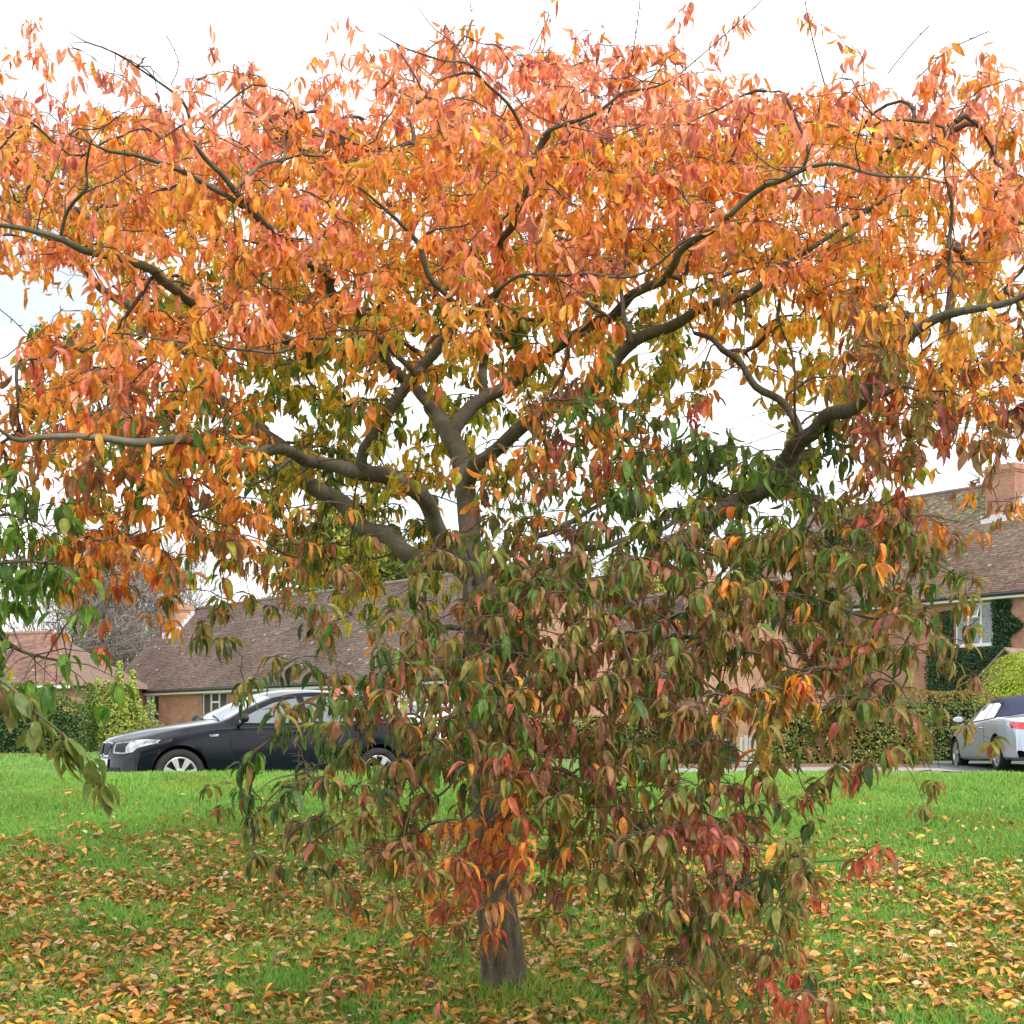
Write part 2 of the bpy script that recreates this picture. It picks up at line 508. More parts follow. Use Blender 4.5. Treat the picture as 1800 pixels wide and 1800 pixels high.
# ------------------------------------------------------------------ leaves (shared builder)
def leaf_template(fold, curl, wave, twist):
    ts = np.array([0.0, .14, .34, .56, .78, .92, 1.0])
    wd = np.array([0.0, .62, .95, 1.0, .70, .30, 0.0])
    V = [(-.22, -.02, .05), (-.22, .02, .05), (0, -.02, 0), (0, .02, 0)]
    rows = []
    for i, (t, h) in enumerate(zip(ts, wd)):
        zc = -curl * t * t
        x = t * (1 - .18 * abs(curl) * t)
        if h == 0:
            rows.append([len(V)]); V.append((x, 0, zc))
        else:
            s = wave * math.sin(t * 9 + 1)
            tw = twist * t
            r = []
            for sgn in (-1, 0, 1):
                y = sgn * h * .5 * math.cos(fold)
                z = abs(sgn) * h * .5 * math.sin(fold) + sgn * s * .06
                y2 = y * math.cos(tw) - z * math.sin(tw); z2 = y * math.sin(tw) + z * math.cos(tw)
                r.append(len(V)); V.append((x, y2, zc + z2 * .45))
            rows.append(r)
    f, tot = [0, 2, 3, 1], [4]
    for a, b in zip(rows[:-1], rows[1:]):
        if len(a) == 1:
            f += [a[0], b[0], b[1]]; f += [a[0], b[1], b[2]]; tot += [3, 3]
        elif len(b) == 1:
            f += [a[0], b[0], a[1]]; f += [a[1], b[0], a[2]]; tot += [3, 3]
        else:
            f += [a[0], b[0], b[1], a[1]]; f += [a[1], b[1], b[2], a[2]]; tot += [4, 4]
    edge = np.array([0.0] * 4 + [0 if len(r) == 1 else (0 if j == 1 else 1) for r in rows for j in range(len(r))])
    along = np.array([0, 0, 0, 0] + [t for r, t in zip(rows, ts) for _ in r], float)
    return np.array(V, float), np.array(f), np.array(tot), edge, along

TPL = [leaf_template(*a) for a in ((.35, .30, .4, .1), (.75, .45, .6, -.2), (.15, .15, .8, .25), (1.0, .25, .3, -.1), (.5, .65, .5, .35), (.25, .5, -.7, -.4), (.6, .85, .5, .15), (.3, .7, .9, -.25), (.9, .55, -.4, .3), (.2, -.12, 1.1, .5))]
DROOPY = np.array([1, 4, 5, 6, 7, 8])

def build_leaves(pos, dirv, nrm, length, width, cols, tip=None, droopy=None):
    """all arrays (n,..); returns V, flat faces, totals, colours, plus per-leaf vertex count"""
    n = len(pos)
    dirv = dirv / np.linalg.norm(dirv, axis=1)[:, None]
    side = np.cross(nrm, dirv); side /= np.linalg.norm(side, axis=1)[:, None] + 1e-9
    nn = np.cross(dirv, side)
    which = rng.integers(0, len(TPL), n)
    if droopy is not None:
        dr = droopy & (rng.random(n) < .85); which[dr] = DROOPY[rng.integers(0, len(DROOPY), dr.sum())]
    VV, FF, TT, CC, start = [], [], [], [], 0
    idx = []
    for k, (TV, tf, tt, edge, along) in enumerate(TPL):
        s = np.where(which == k)[0]
        if len(s) == 0: continue
        m = len(TV)
        V = (pos[s][:, None] + dirv[s][:, None] * (TV[None, :, 0:1] * length[s][:, None, None])
             + side[s][:, None] * (TV[None, :, 1:2] * width[s][:, None, None])
             + nn[s][:, None] * (TV[None, :, 2:3] * length[s][:, None, None]))
        C = cols[s][:, None] * (1.06 + (rng.random(len(s)) - .62)[:, None, None] * .42 * edge[None, :, None]) * (1 + .16 * rng.normal(0, 1, (len(s), m, 1)))
        if tip is not None:
            C = C * (1 - along[None, :, None] * .5 * tip[s][:, None, None]) + np.array([.5, .09, .03])[None, None] * (along[None, :, None] * .5 * tip[s][:, None, None])
        C[:, :4] = np.array([.30, .10, .05])
        f = tf[None] + (start + np.arange(len(s)) * m)[:, None]
        VV.append(V.reshape(-1, 3)); CC.append(C.reshape(-1, 3)); FF.append(f.ravel()); TT.append(np.tile(tt, len(s)))
        start += len(s) * m
    return np.concatenate(VV), np.concatenate(FF), np.concatenate(TT), np.concatenate(CC)

def leaf_mesh(name, sel, D):
    V, f, t, c = build_leaves(D['p'][sel], D['d'][sel], D['n'][sel], D['l'][sel], D['w'][sel], D['c'][sel], D['t'][sel], D['z'][sel] if 'z' in D else None)
    me = mesh_np(name, V, f, t); set_col(me, c)
    me.polygons.foreach_set('use_smooth', np.ones(len(me.polygons), bool))
    return me

# ------------------------------------------------------------------ bark
def bark_mat():
    m = bpy.data.materials.new('cherry_bark'); m.use_nodes = True
    n = m.node_tree; b = n.nodes['Principled BSDF']
    b.inputs['Roughness'].default_value = .8; b.inputs['Specular IOR Level'].default_value = .3
    at = n.nodes.new('ShaderNodeAttribute'); at.attribute_name = 'along'
    tc = n.nodes.new('ShaderNodeTexCoord')
    sx = n.nodes.new('ShaderNodeSeparateXYZ'); n.links.new(tc.outputs['Object'], sx.inputs[0])
    cx = n.nodes.new('ShaderNodeCombineXYZ')
    def mul(s, k):
        q = n.nodes.new('ShaderNodeMath'); q.operation = 'MULTIPLY'; q.inputs[1].default_value = k; n.links.new(s, q.inputs[0]); return q.outputs[0]
    n.links.new(mul(sx.outputs[0], 7), cx.inputs[0]); n.links.new(mul(sx.outputs[1], 7), cx.inputs[1]); n.links.new(mul(at.outputs['Fac'], 70), cx.inputs[2])
    t = n.nodes.new('ShaderNodeTexNoise'); t.inputs['Scale'].default_value = 1.0; t.inputs['Detail'].default_value = 4
    n.links.new(cx.outputs[0], t.inputs['Vector'])
    t2 = n.nodes.new('ShaderNodeTexNoise'); t2.inputs['Scale'].default_value = 5; t2.inputs['Detail'].default_value = 7
    n.links.new(tc.outputs['Object'], t2.inputs['Vector'])
    r = n.nodes.new('ShaderNodeValToRGB')
    for e, (p, c) in zip(r.color_ramp.elements, ((.28, (.038, .034, .024)), (.72, (.13, .115, .082)))): e.position = p; e.color = (*c, 1)
    n.links.new(t.outputs['Fac'], r.inputs['Fac'])
    r2 = n.nodes.new('ShaderNodeValToRGB')
    for e, (p, c) in zip(r2.color_ramp.elements, ((.42, (.07, .078, .034)), (.62, (.21, .20, .165)))): e.position = p; e.color = (*c, 1)
    n.links.new(t2.outputs['Fac'], r2.inputs['Fac'])
    mr = n.nodes.new('ShaderNodeMapRange'); mr.inputs[1].default_value = .38; mr.inputs[2].default_value = .62; mr.inputs[4].default_value = .85
    t3 = n.nodes.new('ShaderNodeTexNoise'); t3.inputs['Scale'].default_value = 2.2; t3.inputs['Detail'].default_value = 6
    n.links.new(tc.outputs['Object'], t3.inputs['Vector']); n.links.new(t3.outputs['Fac'], mr.inputs[0])
    mx = n.nodes.new('ShaderNodeMix'); mx.data_type = 'RGBA'
    n.links.new(mr.outputs[0], mx.inputs[0]); n.links.new(r.outputs['Color'], mx.inputs[6]); n.links.new(r2.outputs['Color'], mx.inputs[7])
    # vertical fissures and warmer brown low on the trunk
    mv = n.nodes.new('ShaderNodeMapping'); mv.inputs['Scale'].default_value = (26, 26, 4)
    n.links.new(tc.outputs['Object'], mv.inputs['Vector'])
    t4 = n.nodes.new('ShaderNodeTexNoise'); t4.inputs['Scale'].default_value = 1; t4.inputs['Detail'].default_value = 6; t4.inputs['Roughness'].default_value = .65
    n.links.new(mv.outputs['Vector'], t4.inputs['Vector'])
    r4 = n.nodes.new('ShaderNodeValToRGB')
    for e, (p, c) in zip(r4.color_ramp.elements, ((.36, (.035, .026, .018)), (.68, (.20, .15, .105)))): e.position = p; e.color = (*c, 1)
    n.links.new(t4.outputs['Fac'], r4.inputs['Fac'])
    m4 = n.nodes.new('ShaderNodeMapRange'); m4.inputs[1].default_value = .5; m4.inputs[2].default_value = 1.7; m4.inputs[3].default_value = .78; m4.inputs[4].default_value = .22
    n.links.new(sx.outputs[2], m4.inputs[0])
    m5 = n.nodes.new('ShaderNodeMix'); m5.data_type = 'RGBA'
    n.links.new(m4.outputs[0], m5.inputs[0]); n.links.new(mx.outputs[2], m5.inputs[6]); n.links.new(r4.outputs['Color'], m5.inputs[7])
    n.links.new(m5.outputs[2], b.inputs['Base Color'])
    bp = n.nodes.new('ShaderNodeBump'); bp.inputs['Strength'].default_value = .45; bp.inputs['Distance'].default_value = .01
    n.links.new(t.outputs['Fac'], bp.inputs['Height'])
    bp2 = n.nodes.new('ShaderNodeBump'); bp2.inputs['Strength'].default_value = .5; bp2.inputs['Distance'].default_value = .02
    n.links.new(t2.outputs['Fac'], bp2.inputs['Height']); n.links.new(bp.outputs['Normal'], bp2.inputs['Normal'])
    bp3 = n.nodes.new('ShaderNodeBump'); bp3.inputs['Strength'].default_value = .7; bp3.inputs['Distance'].default_value = .02
    n.links.new(t4.outputs['Fac'], bp3.inputs['Height']); n.links.new(bp2.outputs['Normal'], bp3.inputs['Normal'])
    n.links.new(bp3.outputs['Normal'], b.inputs['Normal'])
    return m
M_bark = bark_mat()
M_twig = mat('twig_bark', (.085, .055, .042), .75, noise=(20, .3))

def crom(pts, step):
    """Catmull-Rom resample of rows (x, y, z, r)"""
    A = np.asarray(pts, float)
    A = np.concatenate([[2 * A[0] - A[1]], A, [2 * A[-1] - A[-2]]])
    out = []
    for i in range(1, len(A) - 2):
        p0, p1, p2, p3 = A[i - 1], A[i], A[i + 1], A[i + 2]
        n = max(2, int(np.linalg.norm((p2 - p1)[:3]) / step))
        for t in np.arange(n) / n:
            out.append(.5 * (2 * p1 + (p2 - p0) * t + (2 * p0 - 5 * p1 + 4 * p2 - p3) * t * t + (3 * p1 - p0 - 3 * p2 + p3) * t ** 3))
    out.append(A[-2])
    return np.array(out)

def frames(C):
    n = len(C)
    T = np.gradient(C, axis=0); T /= np.linalg.norm(T, axis=1)[:, None] + 1e-9
    a = np.cross(T[0], [.21, .93, .3]); a /= np.linalg.norm(a)
    A = np.zeros((n, 3))
    for i in range(n):
        a = a - T[i] * a.dot(T[i]); a /= np.linalg.norm(a) + 1e-9; A[i] = a
    return T, A, np.cross(T, A)

def limb_mesh(name, rows, k=12, lump=.06, flare=False):
    C = rows[:, :3]; rad = rows[:, 3]
    T, A, B = frames(C)
    n = len(C); an = np.arange(k) * 2 * math.pi / k
    s = np.concatenate([[0], np.cumsum(np.linalg.norm(np.diff(C, axis=0), axis=1))])
    ph = rng.random(4) * 6
    rr = rad[:, None] * (1 + lump * np.sin(an[None] * 2 + s[:, None] * 5 + ph[0]) * .6 + lump * np.sin(an[None] * 3 - s[:, None] * 9 + ph[1]) * .5 + lump * .5 * np.sin(s[:, None] * 23 + ph[2]))
    if flare:
        fl = np.exp(-s / .13)
        rr = rr * (1 + fl[:, None] * (.22 + .20 * np.sin(an[None] * 5 + 1.0) + .08 * np.sin(an[None] * 9)))
    V = C[:, None] + A[:, None] * (np.cos(an)[None, :, None] * rr[..., None]) + B[:, None] * (np.sin(an)[None, :, None] * rr[..., None])
    V = V.reshape(-1, 3)
    i, j = np.meshgrid(np.arange(n - 1), np.arange(k), indexing='ij')
    f = np.stack([i * k + j, i * k + (j + 1) % k, (i + 1) * k + (j + 1) % k, (i + 1) * k + j], -1).reshape(-1, 4)
    fl_, tot = list(f.ravel()), [4] * len(f)
    fl_ += list(range((n - 1) * k, n * k)); tot.append(k)
    me = mesh_np(name, V, np.array(fl_), np.array(tot))
    a = me.attributes.new('along', 'FLOAT', 'POINT'); a.data.foreach_set('value', np.repeat(s, k).astype(np.float32))
    return me

def twig_mesh(name, paths, k=4):
    """many thin twigs in one mesh; paths = list of (pts(n,3), radii(n))"""
    VV, FF, nv = [], [], 0
    an = np.arange(k) * 2 * math.pi / k
    for C, rad in paths:
        T, A, B = frames(C); n = len(C)
        V = C[:, None] + A[:, None] * (np.cos(an)[None, :, None] * rad[:, None, None]) + B[:, None] * (np.sin(an)[None, :, None] * rad[:, None, None])
        i, j = np.meshgrid(np.arange(n - 1), np.arange(k), indexing='ij')
        f = np.stack([i * k + j, i * k + (j + 1) % k, (i + 1) * k + (j + 1) % k, (i + 1) * k + j], -1).reshape(-1, 4) + nv
        VV.append(V.reshape(-1, 3)); FF.append(f); nv += n * k
    return mesh_np(name, np.concatenate(VV), np.concatenate(FF), 4)

# ------------------------------------------------------------------ the cherry tree: trunk and limbs
# rows: photo column, row, thickness in pixels, distance from the viewer
def LB(*rows):
    out = []
    for px, py, w_, d in rows:
        p = P(px, py, d); out.append((p.x, p.y, p.z, max(.003, w_ * .86 / 2 / F * d)))
    return np.array(out)
TRUNK = LB((892, 1765, 92, 7.67), (889, 1735, 90, 7.67), (880, 1650, 84, 7.67), (868, 1560, 80, 7.67), (861, 1450, 78, 7.68), (857, 1300, 76, 7.70), (851, 1150, 76, 7.72), (845, 1060, 78, 7.74), (838, 1010, 62, 7.75), (829, 970, 46, 7.78), (822, 890, 42, 7.82), (811, 815, 40, 7.88), (790, 763, 38, 7.95), (770, 733, 32, 8.05))
LIMBS = [
 LB((790, 765, 34, 7.95), (757, 714, 26, 8.15), (702, 650, 22, 8.5), (638, 560, 20, 8.7), (567, 484, 19, 8.7), (513, 450, 18, 8.6), (467, 400, 17, 8.5), (427, 363, 16, 8.4), (408, 335, 13, 8.3), (393, 300, 11, 8.25), (353, 240, 9, 8.15), (327, 193, 7, 8.05), (287, 157, 5, 7.95), (217, 107, 3.5, 7.85), (143, 77, 2, 7.8)),
 LB((427, 363, 12, 8.4), (393, 343, 11, 8.3), (333, 310, 10, 8.1), (283, 287, 9, 8.0), (243, 267, 8, 7.9), (197, 252, 7, 7.85), (167, 243, 5, 7.8), (110, 237, 3, 7.7)),
 LB((412, 338, 7, 8.3), (447, 300, 6, 8.4), (483, 277, 6, 8.5), (520, 243, 5, 8.6), (593, 217, 3, 8.7)),
 LB((792, 762, 34, 7.95), (824, 720, 30, 8.0), (852, 696, 27, 8.05), (922, 653, 25, 8.15), (1050, 567, 23, 8.3), (1130, 512, 19, 8.3), (1200, 450, 16, 8.2), (1270, 380, 13, 8.0), (1300, 357, 12, 7.9), (1347, 330, 11, 7.8), (1383, 320, 10, 7.7), (1450, 293, 8, 7.5), (1550, 302, 5, 7.3), (1657, 323, 3, 7.1)),
 LB((850, 700, 20, 8.05), (848, 671, 20, 8.1), (850, 628, 18, 8.2), (872, 500, 16, 8.4), (895, 400, 15, 8.4), (912, 345, 14, 8.4), (942, 275, 12, 8.3), (973, 237, 9, 8.2), (1013, 220, 8, 8.1), (1050, 203, 7, 8.0), (1090, 167, 6, 7.9), (1133, 147, 5, 7.8), (1173, 127, 3, 7.7)),
 LB((942, 280, 10, 8.3), (925, 240, 9, 8.3), (893, 177, 7, 8.2), (860, 147, 6, 8.1), (833, 127, 5, 8.0), (787, 113, 4, 7.9), (750, 97, 4, 7.8), (700, 80, 3, 7.7), (663, 53, 2, 7.6)),
 LB((822, 850, 34, 7.84), (838, 815, 32, 7.75), (867, 797, 30, 7.6), (928, 741, 28, 7.4), (1033, 683, 27, 7.3), (1087, 630, 27, 7.2), (1113, 603, 26, 7.15), (1183, 573, 23, 7.05), (1233, 543, 20, 6.95), (1317, 513, 15, 6.8), (1400, 455, 11, 6.6), (1480, 400, 8, 6.5), (1570, 340, 5, 6.4), (1660, 250, 3, 6.3)),
 LB((1110, 603, 13, 7.15), (1107, 588, 12, 7.15), (1093, 553, 10, 7.2), (1090, 500, 8, 7.3), (1100, 430, 6, 7.3), (1080, 330, 4, 7.2)),
 LB((848, 1075, 52, 7.70), (900, 1062, 46, 7.5), (1000, 1042, 42, 7.35), (1060, 1022, 40, 7.3), (1127, 1000, 40, 7.25), (1167, 970, 40, 7.2), (1207, 950, 38, 7.2), (1283, 897, 36, 7.2), (1347, 845, 36, 7.2), (1380, 803, 36, 7.2), (1410, 777, 35, 7.15), (1460, 737, 30, 7.1), (1500, 703, 28, 7.0), (1555, 640, 25, 6.9), (1600, 597, 22, 6.8), (1657, 565, 20, 6.7), (1720, 537, 16, 6.6), (1800, 507, 12, 6.5), (1880, 470, 7, 6.4)),
 LB((1408, 778, 20, 7.15), (1400, 745, 17, 7.2), (1373, 703, 16, 7.3), (1333, 680, 15, 7.35), (1293, 637, 14, 7.4), (1263, 607, 13, 7.45), (1250, 587, 12, 7.5), (1220, 583, 8, 7.5)),
 LB((1405, 765, 7, 7.15), (1400, 740, 6, 7.1), (1397, 683, 6, 7.0), (1390, 637, 5, 7.0), (1373, 567, 4, 6.9), (1363, 527, 3, 6.9), (1350, 440, 2.5, 6.8)),
 LB((1657, 567, 12, 6.7), (1665, 540, 10, 6.7), (1668, 430, 9, 6.7), (1672, 360, 7, 6.65), (1665, 290, 5, 6.6), (1690, 200, 3, 6.5)),
 LB((840, 1030, 44, 7.74), (805, 995, 40, 7.8), (745, 977, 38, 7.95), (683, 950, 38, 8.1), (638, 932, 38, 8.2), (607, 891, 36, 8.25), (561, 852, 34, 8.3), (518, 815, 32, 8.35), (473, 777, 30, 8.4), (425, 733, 26, 8.45), (330, 630, 20, 8.5), (230, 540, 18, 8.5), (150, 470, 15, 8.4), (60, 405, 11, 8.3), (-40, 350, 7, 8.2)),
 LB((838, 1022, 44, 7.70), (812, 990, 40, 7.62), (794, 968, 38, 7.55), (769, 919, 36, 7.45), (745, 885, 36, 7.35), (708, 861, 36, 7.25), (671, 839, 34, 7.15), (622, 830, 30, 7.0), (586, 815, 27, 6.95), (546, 800, 25, 6.9), (500, 798, 23, 6.85), (417, 797, 21, 6.75), (350, 783, 20, 6.65), (283, 782, 19, 6.55), (233, 783, 18, 6.5), (150, 770, 15, 6.4), (83, 760, 12, 6.3), (27, 757, 9, 6.2), (-60, 720, 5, 6.1)),
 LB((640, 832, 26, 7.05), (637, 818, 25, 7.0), (641, 787, 24, 6.95), (662, 754, 24, 6.9), (683, 717, 23, 6.85), (720, 677, 23, 6.8), (742, 647, 23, 6.75), (769, 613, 22, 6.7), (806, 576, 20, 6.6), (818, 555, 18, 6.55), (806, 538, 15, 6.5), (790, 521, 13, 6.5), (747, 487, 12, 6.45), (737, 443, 11, 6.4), (720, 417, 9, 6.35), (693, 387, 8, 6.3), (667, 360, 6, 6.2), (640, 330, 4, 6.1)),
 LB((742, 650, 14, 6.75), (726, 656, 13, 6.7), (714, 638, 12, 6.65), (683, 613, 11, 6.5), (653, 598, 10, 6.4), (616, 598, 9, 6.3), (540, 600, 7, 6.1), (450, 610, 6, 5.9), (395, 618, 5, 5.8), (300, 600, 4, 5.6), (200, 590, 3, 5.5)),
 LB((818, 556, 9, 6.55), (860, 520, 8, 6.4), (930, 490, 7, 6.2), (1020, 480, 6, 6.0), (1140, 470, 5, 5.8), (1240, 420, 4, 5.6)),
 LB((702, 652, 16, 8.5), (628, 619, 18, 8.6), (560, 615, 19, 8.5), (420, 570, 20, 8.3), (300, 503, 20, 8.1), (260, 477, 19, 8.0), (200, 457, 17, 7.9), (147, 437, 15, 7.8), (107, 413, 13, 7.7), (67, 403, 11, 7.6), (0, 398, 8, 7.5), (-60, 390, 5, 7.4)),
 LB((107, 413, 7, 7.7), (120, 370, 7, 7.6), (147, 333, 6, 7.5), (147, 300, 5, 7.5), (163, 250, 4, 7.4)),
 LB((846, 1020, 16, 7.74), (885, 985, 15, 7.8), (928, 950, 14, 7.9), (977, 928, 12, 8.0), (1060, 890, 8, 8.1), (1150, 880, 5, 8.1)),
 LB((850, 1050, 20, 7.72), (930, 1000, 17, 8.0), (1010, 973, 15, 8.2), (1057, 963, 13, 8.3), (1150, 930, 9, 8.5), (1260, 860, 6, 8.6)),
 LB((1215, 948, 14, 7.18), (1260, 970, 13, 7.0), (1300, 1003, 12, 6.8), (1370, 1040, 9, 6.5), (1460, 1060, 7, 6.2), (1560, 1085, 5, 5.9)),
 LB((835, 1010, 14, 7.70), (822, 1025, 13, 7.5), (833, 1058, 13, 7.25), (845, 1110, 12, 7.0), (835, 1170, 10, 6.8), (870, 1230, 7, 6.6)),
 LB((848, 1090, 22, 7.70), (800, 1105, 18, 7.3), (720, 1150, 14, 6.8), (640, 1230, 11, 6.3), (560, 1330, 8, 6.0), (480, 1385, 5, 5.8), (440, 1420, 3, 5.7)),
 LB((852, 1130, 20, 7.70), (842, 1180, 16, 7.2), (830, 1260, 13, 6.6), (815, 1325, 11, 6.2), (770, 1400, 9, 5.9), (700, 1490, 6, 5.7), (640, 1590, 4, 5.6)),
 LB((1060, 1025, 18, 7.3), (1120, 1080, 15, 6.8), (1230, 1130, 12, 6.2), (1380, 1160, 9, 5.8), (1540, 1190, 6, 5.6), (1620, 1270, 4, 5.5), (1650, 1350, 3, 5.5)),
 LB((1350, 845, 15, 7.2), (1420, 870, 13, 6.8), (1520, 920, 10, 6.3), (1620, 970, 7, 5.9), (1710, 1010, 4, 5.7)),
 LB((858, 1290, 22, 7.70), (920, 1325, 18, 7.2), (1030, 1383, 14, 6.6), (1080, 1420, 12, 6.3), (1160, 1485, 10, 5.9), (1220, 1560, 8, 5.7), (1250, 1650, 6, 5.6), (1290, 1740, 4, 5.5), (1330, 1800, 3, 5.5)),
 LB((1160, 1482, 8, 5.9), (1260, 1480, 7, 5.7), (1380, 1500, 5, 5.6), (1500, 1520, 4, 5.5), (1545, 1600, 3, 5.5)),
 LB((855, 1180, 20, 7.70), (940, 1200, 16, 7.0), (1060, 1230, 12, 6.3), (1170, 1270, 9, 5.9), (1290, 1330, 6, 5.7), (1400, 1353, 5, 5.6), (1418, 1384, 5, 5.6), (1427, 1416, 4.5, 5.6), (1438, 1462, 4, 5.6)),
 LB((858, 1240, 16, 7.70), (875, 1290, 13, 7.1), (890, 1370, 10, 6.6), (870, 1450, 8, 6.3), (850, 1530, 5, 6.2), (880, 1600, 3, 6.1)),
 LB((520, 800, 12, 6.87), (450, 850, 10, 6.5), (330, 905, 8, 6.1), (200, 950, 6, 5.8), (120, 1000, 4, 5.7)),
 LB((1500, 705, 14, 7.0), (1560, 690, 11, 6.6), (1650, 690, 8, 6.2), (1740, 710, 6, 5.9), (1790, 790, 4, 5.7)),
]
BARE = [  # long bare shoots standing out of the crown
 LB((1450, 150, 3.4, 7.4), (1435, 95, 3, 7.4), (1420, 30, 2.5, 7.4), (1412, -20, 1.5, 7.4)),
 LB((1195, 130, 3, 7.5), (1270, 65, 2.4, 7.3), (1340, 0, 1.6, 7.2)),
 LB((1560, 130, 2.6, 7.2), (1600, 80, 2.2, 7.1), (1634, 45, 1.6, 7.0)),
 LB((1610, 140, 2.8, 6.9), (1665, 90, 2.2, 6.8), (1738, 55, 1.6, 6.7)),
 LB((1105, 130, 3, 7.7), (1118, 60, 2.6, 7.6), (1126, -10, 1.6, 7.6)),
 LB((925, 110, 2.5, 8.1), (945, 70, 2, 8.1), (966, 25, 1.4, 8.1)),
 LB((300, 150, 2.6, 7.9), (315, 110, 2.2, 7.9), (292, 62, 1.5, 7.9)),
 LB((815, 80, 2.2, 7.8), (828, 40, 1.8, 7.8), (826, 0, 1.4, 7.8)),
 LB((60, 600, 3, 6.6), (20, 560, 2.4, 6.4), (-20, 530, 1.6, 6.3)),
]

# crown density on a 100 px grid of the picture plane through the tree (rows from the top), 0 to 9
DENS = """
.7 .4 0 .3 .4 .2 .6 2.6 3 1 2.4 2.8 .5 0 .6 .1 .2 .5
3.4 3.2 1.4 4 5 5 4.6 7 8 8 8 8 3.6 2.6 4.6 3.2 4.4 4.2
8 8 8 8 8 8 8 9 9 9 9 9 9 9 9 9 8 7
8 8 9 8 8 8 9 9 9 9 9 9 9 9 7.5 8 7 8
5 7 8 7.5 9 9 9 9 9 9 9 9 9 9 8 8 7 8
1 4 7 9 9 9 8.2 7.5 8 7.5 7 7 6.8 7 8 8 5 5
6 8 8 8 7.8 7.2 7.2 6 6.8 6.4 6 5.6 1 3.5 6.5 8 7 7
6 8 8 7.5 7.2 7.2 7 6 6 6.5 6.8 6 4 1.2 3.5 6.5 4 6
3 6 7 8 7.8 7.4 7 5.5 5.8 5.8 6.6 7.8 7.2 6 6 6.5 .6 2.5
1 7.5 6.5 7 8 8.3 8.2 6.5 6 5.5 6.5 7.8 8.2 8 8.2 8.5 4.5 0
0 5.5 3 1.8 5.5 7.5 7.8 7.5 8 8.5 8.5 8.5 8.5 8 8.5 8.5 5.5 0
0 .3 0 1.6 2.2 4.5 6 7.5 8.2 8.6 8.8 8.8 8.8 7.4 8.2 8.2 4.2 0
0 0 0 0 .3 3.2 6 8.2 8.4 8.5 8.8 8.6 8 7.2 7 7.6 3.2 0
0 0 0 0 2.6 5.6 6.6 8 8.8 8.2 8.4 7.4 6.5 2.6 2.6 .6 4.2 0
0 0 0 0 4 6 7 7.8 7.4 7.6 8 9 8.6 4.6 1 0 0 0
0 0 0 0 .2 .6 5.6 6.2 7.6 5.8 5 7.4 8.8 8.2 5.4 1.4 0 0
0 0 0 0 0 0 1.6 3 .6 .4 .8 6.4 8.4 6.4 .9 .4 0 0
0 0 0 0 0 0 0 .2 0 .2 .4 6.4 7.8 6.2 3.6 0 0 0
"""
DENS = np.array([[float(a) for a in r.split()] for r in DENS.strip().splitlines()])

PAL = dict(salmon=(.90, .36, .20), orange=(.82, .32, .06), amber=(.82, .42, .06), yellow=(.76, .54, .07), ygreen=(.42, .42, .05),
           green=(.12, .215, .04), dgreen=(.07, .14, .045), olive=(.25, .235, .06), brown=(.33, .18, .09), maroon=(.32, .10, .08),
           red=(.58, .13, .07), pinkred=(.60, .20, .14))
def palette(px, py, d):
    front = d < 7.2
    if py < 230: return 'salmon .58 orange .20 pinkred .18 amber .04'
    if py < 500:
        return 'salmon .42 orange .34 amber .15 yellow .03 pinkred .06' if front else 'amber .36 yellow .16 orange .38 ygreen .1'
    if py < 700:
        if px < 600: return 'orange .46 salmon .26 amber .18 red .1' if front else 'yellow .28 amber .22 ygreen .35 green .15'
        if px < 1200: return 'orange .4 amber .25 salmon .2 ygreen .15' if front else 'ygreen .38 green .24 amber .22 yellow .16'
        return 'orange .30 amber .18 brown .2 maroon .1 olive .22' if front else 'amber .4 yellow .3 ygreen .3'
    if py < 950:
        if px < 500: return 'orange .44 red .12 amber .16 brown .13 green .15' if front else 'ygreen .4 green .35 amber .25'
        if px < 950: return 'orange .35 brown .25 ygreen .4' if front else 'ygreen .44 yellow .18 green .34 amber .04'
        if px < 1110 and py < 870: return 'brown .3 orange .26 pinkred .12 green .32'
        if px > 1480 or py < 740: return 'brown .28 olive .28 maroon .1 orange .22 red .12' if front else 'ygreen .4 amber .4 olive .2'
        return 'green .52 dgreen .24 ygreen .19 orange .05'
    if py < 1100:
        if px < 300: return 'orange .42 red .22 brown .16 amber .2'
        if px < 550: return 'green .28 brown .22 orange .27 ygreen .23'
        if px < 800 and not front: return 'ygreen .42 yellow .34 green .24'
        if px < 1250: return 'olive .40 brown .24 green .30 pinkred .06'
        return 'olive .42 green .36 brown .12 orange .1'
    for cx, cy, r, s in ((850, 1500, 95, 'orange .45 red .3 brown .25'), (1240, 1470, 65, 'pinkred .6 red .2 brown .2'), (690, 1640, 90, 'red .45 brown .35 orange .2'),
                         (1480, 1545, 60, 'red .6 brown .4'), (1365, 1235, 60, 'amber .3 orange .3 olive .4'), (1400, 1760, 70, 'red .4 brown .4 olive .2'), (930, 1330, 60, 'red .3 brown .4 pinkred .3')):
        if (px - cx) ** 2 + (py - cy) ** 2 < r * r: return s
    if px < 560: return 'dgreen .42 green .18 olive .3 brown .08 red .02'
    return 'olive .40 brown .20 dgreen .08 green .16 maroon .02 pinkred .04 red .05 orange .05'
def pick(s):
    a = s.split(); ws = [float(x) for x in a[1::2]]
    return a[0::2][rng.choice(len(ws), p=np.array(ws) / sum(ws))]

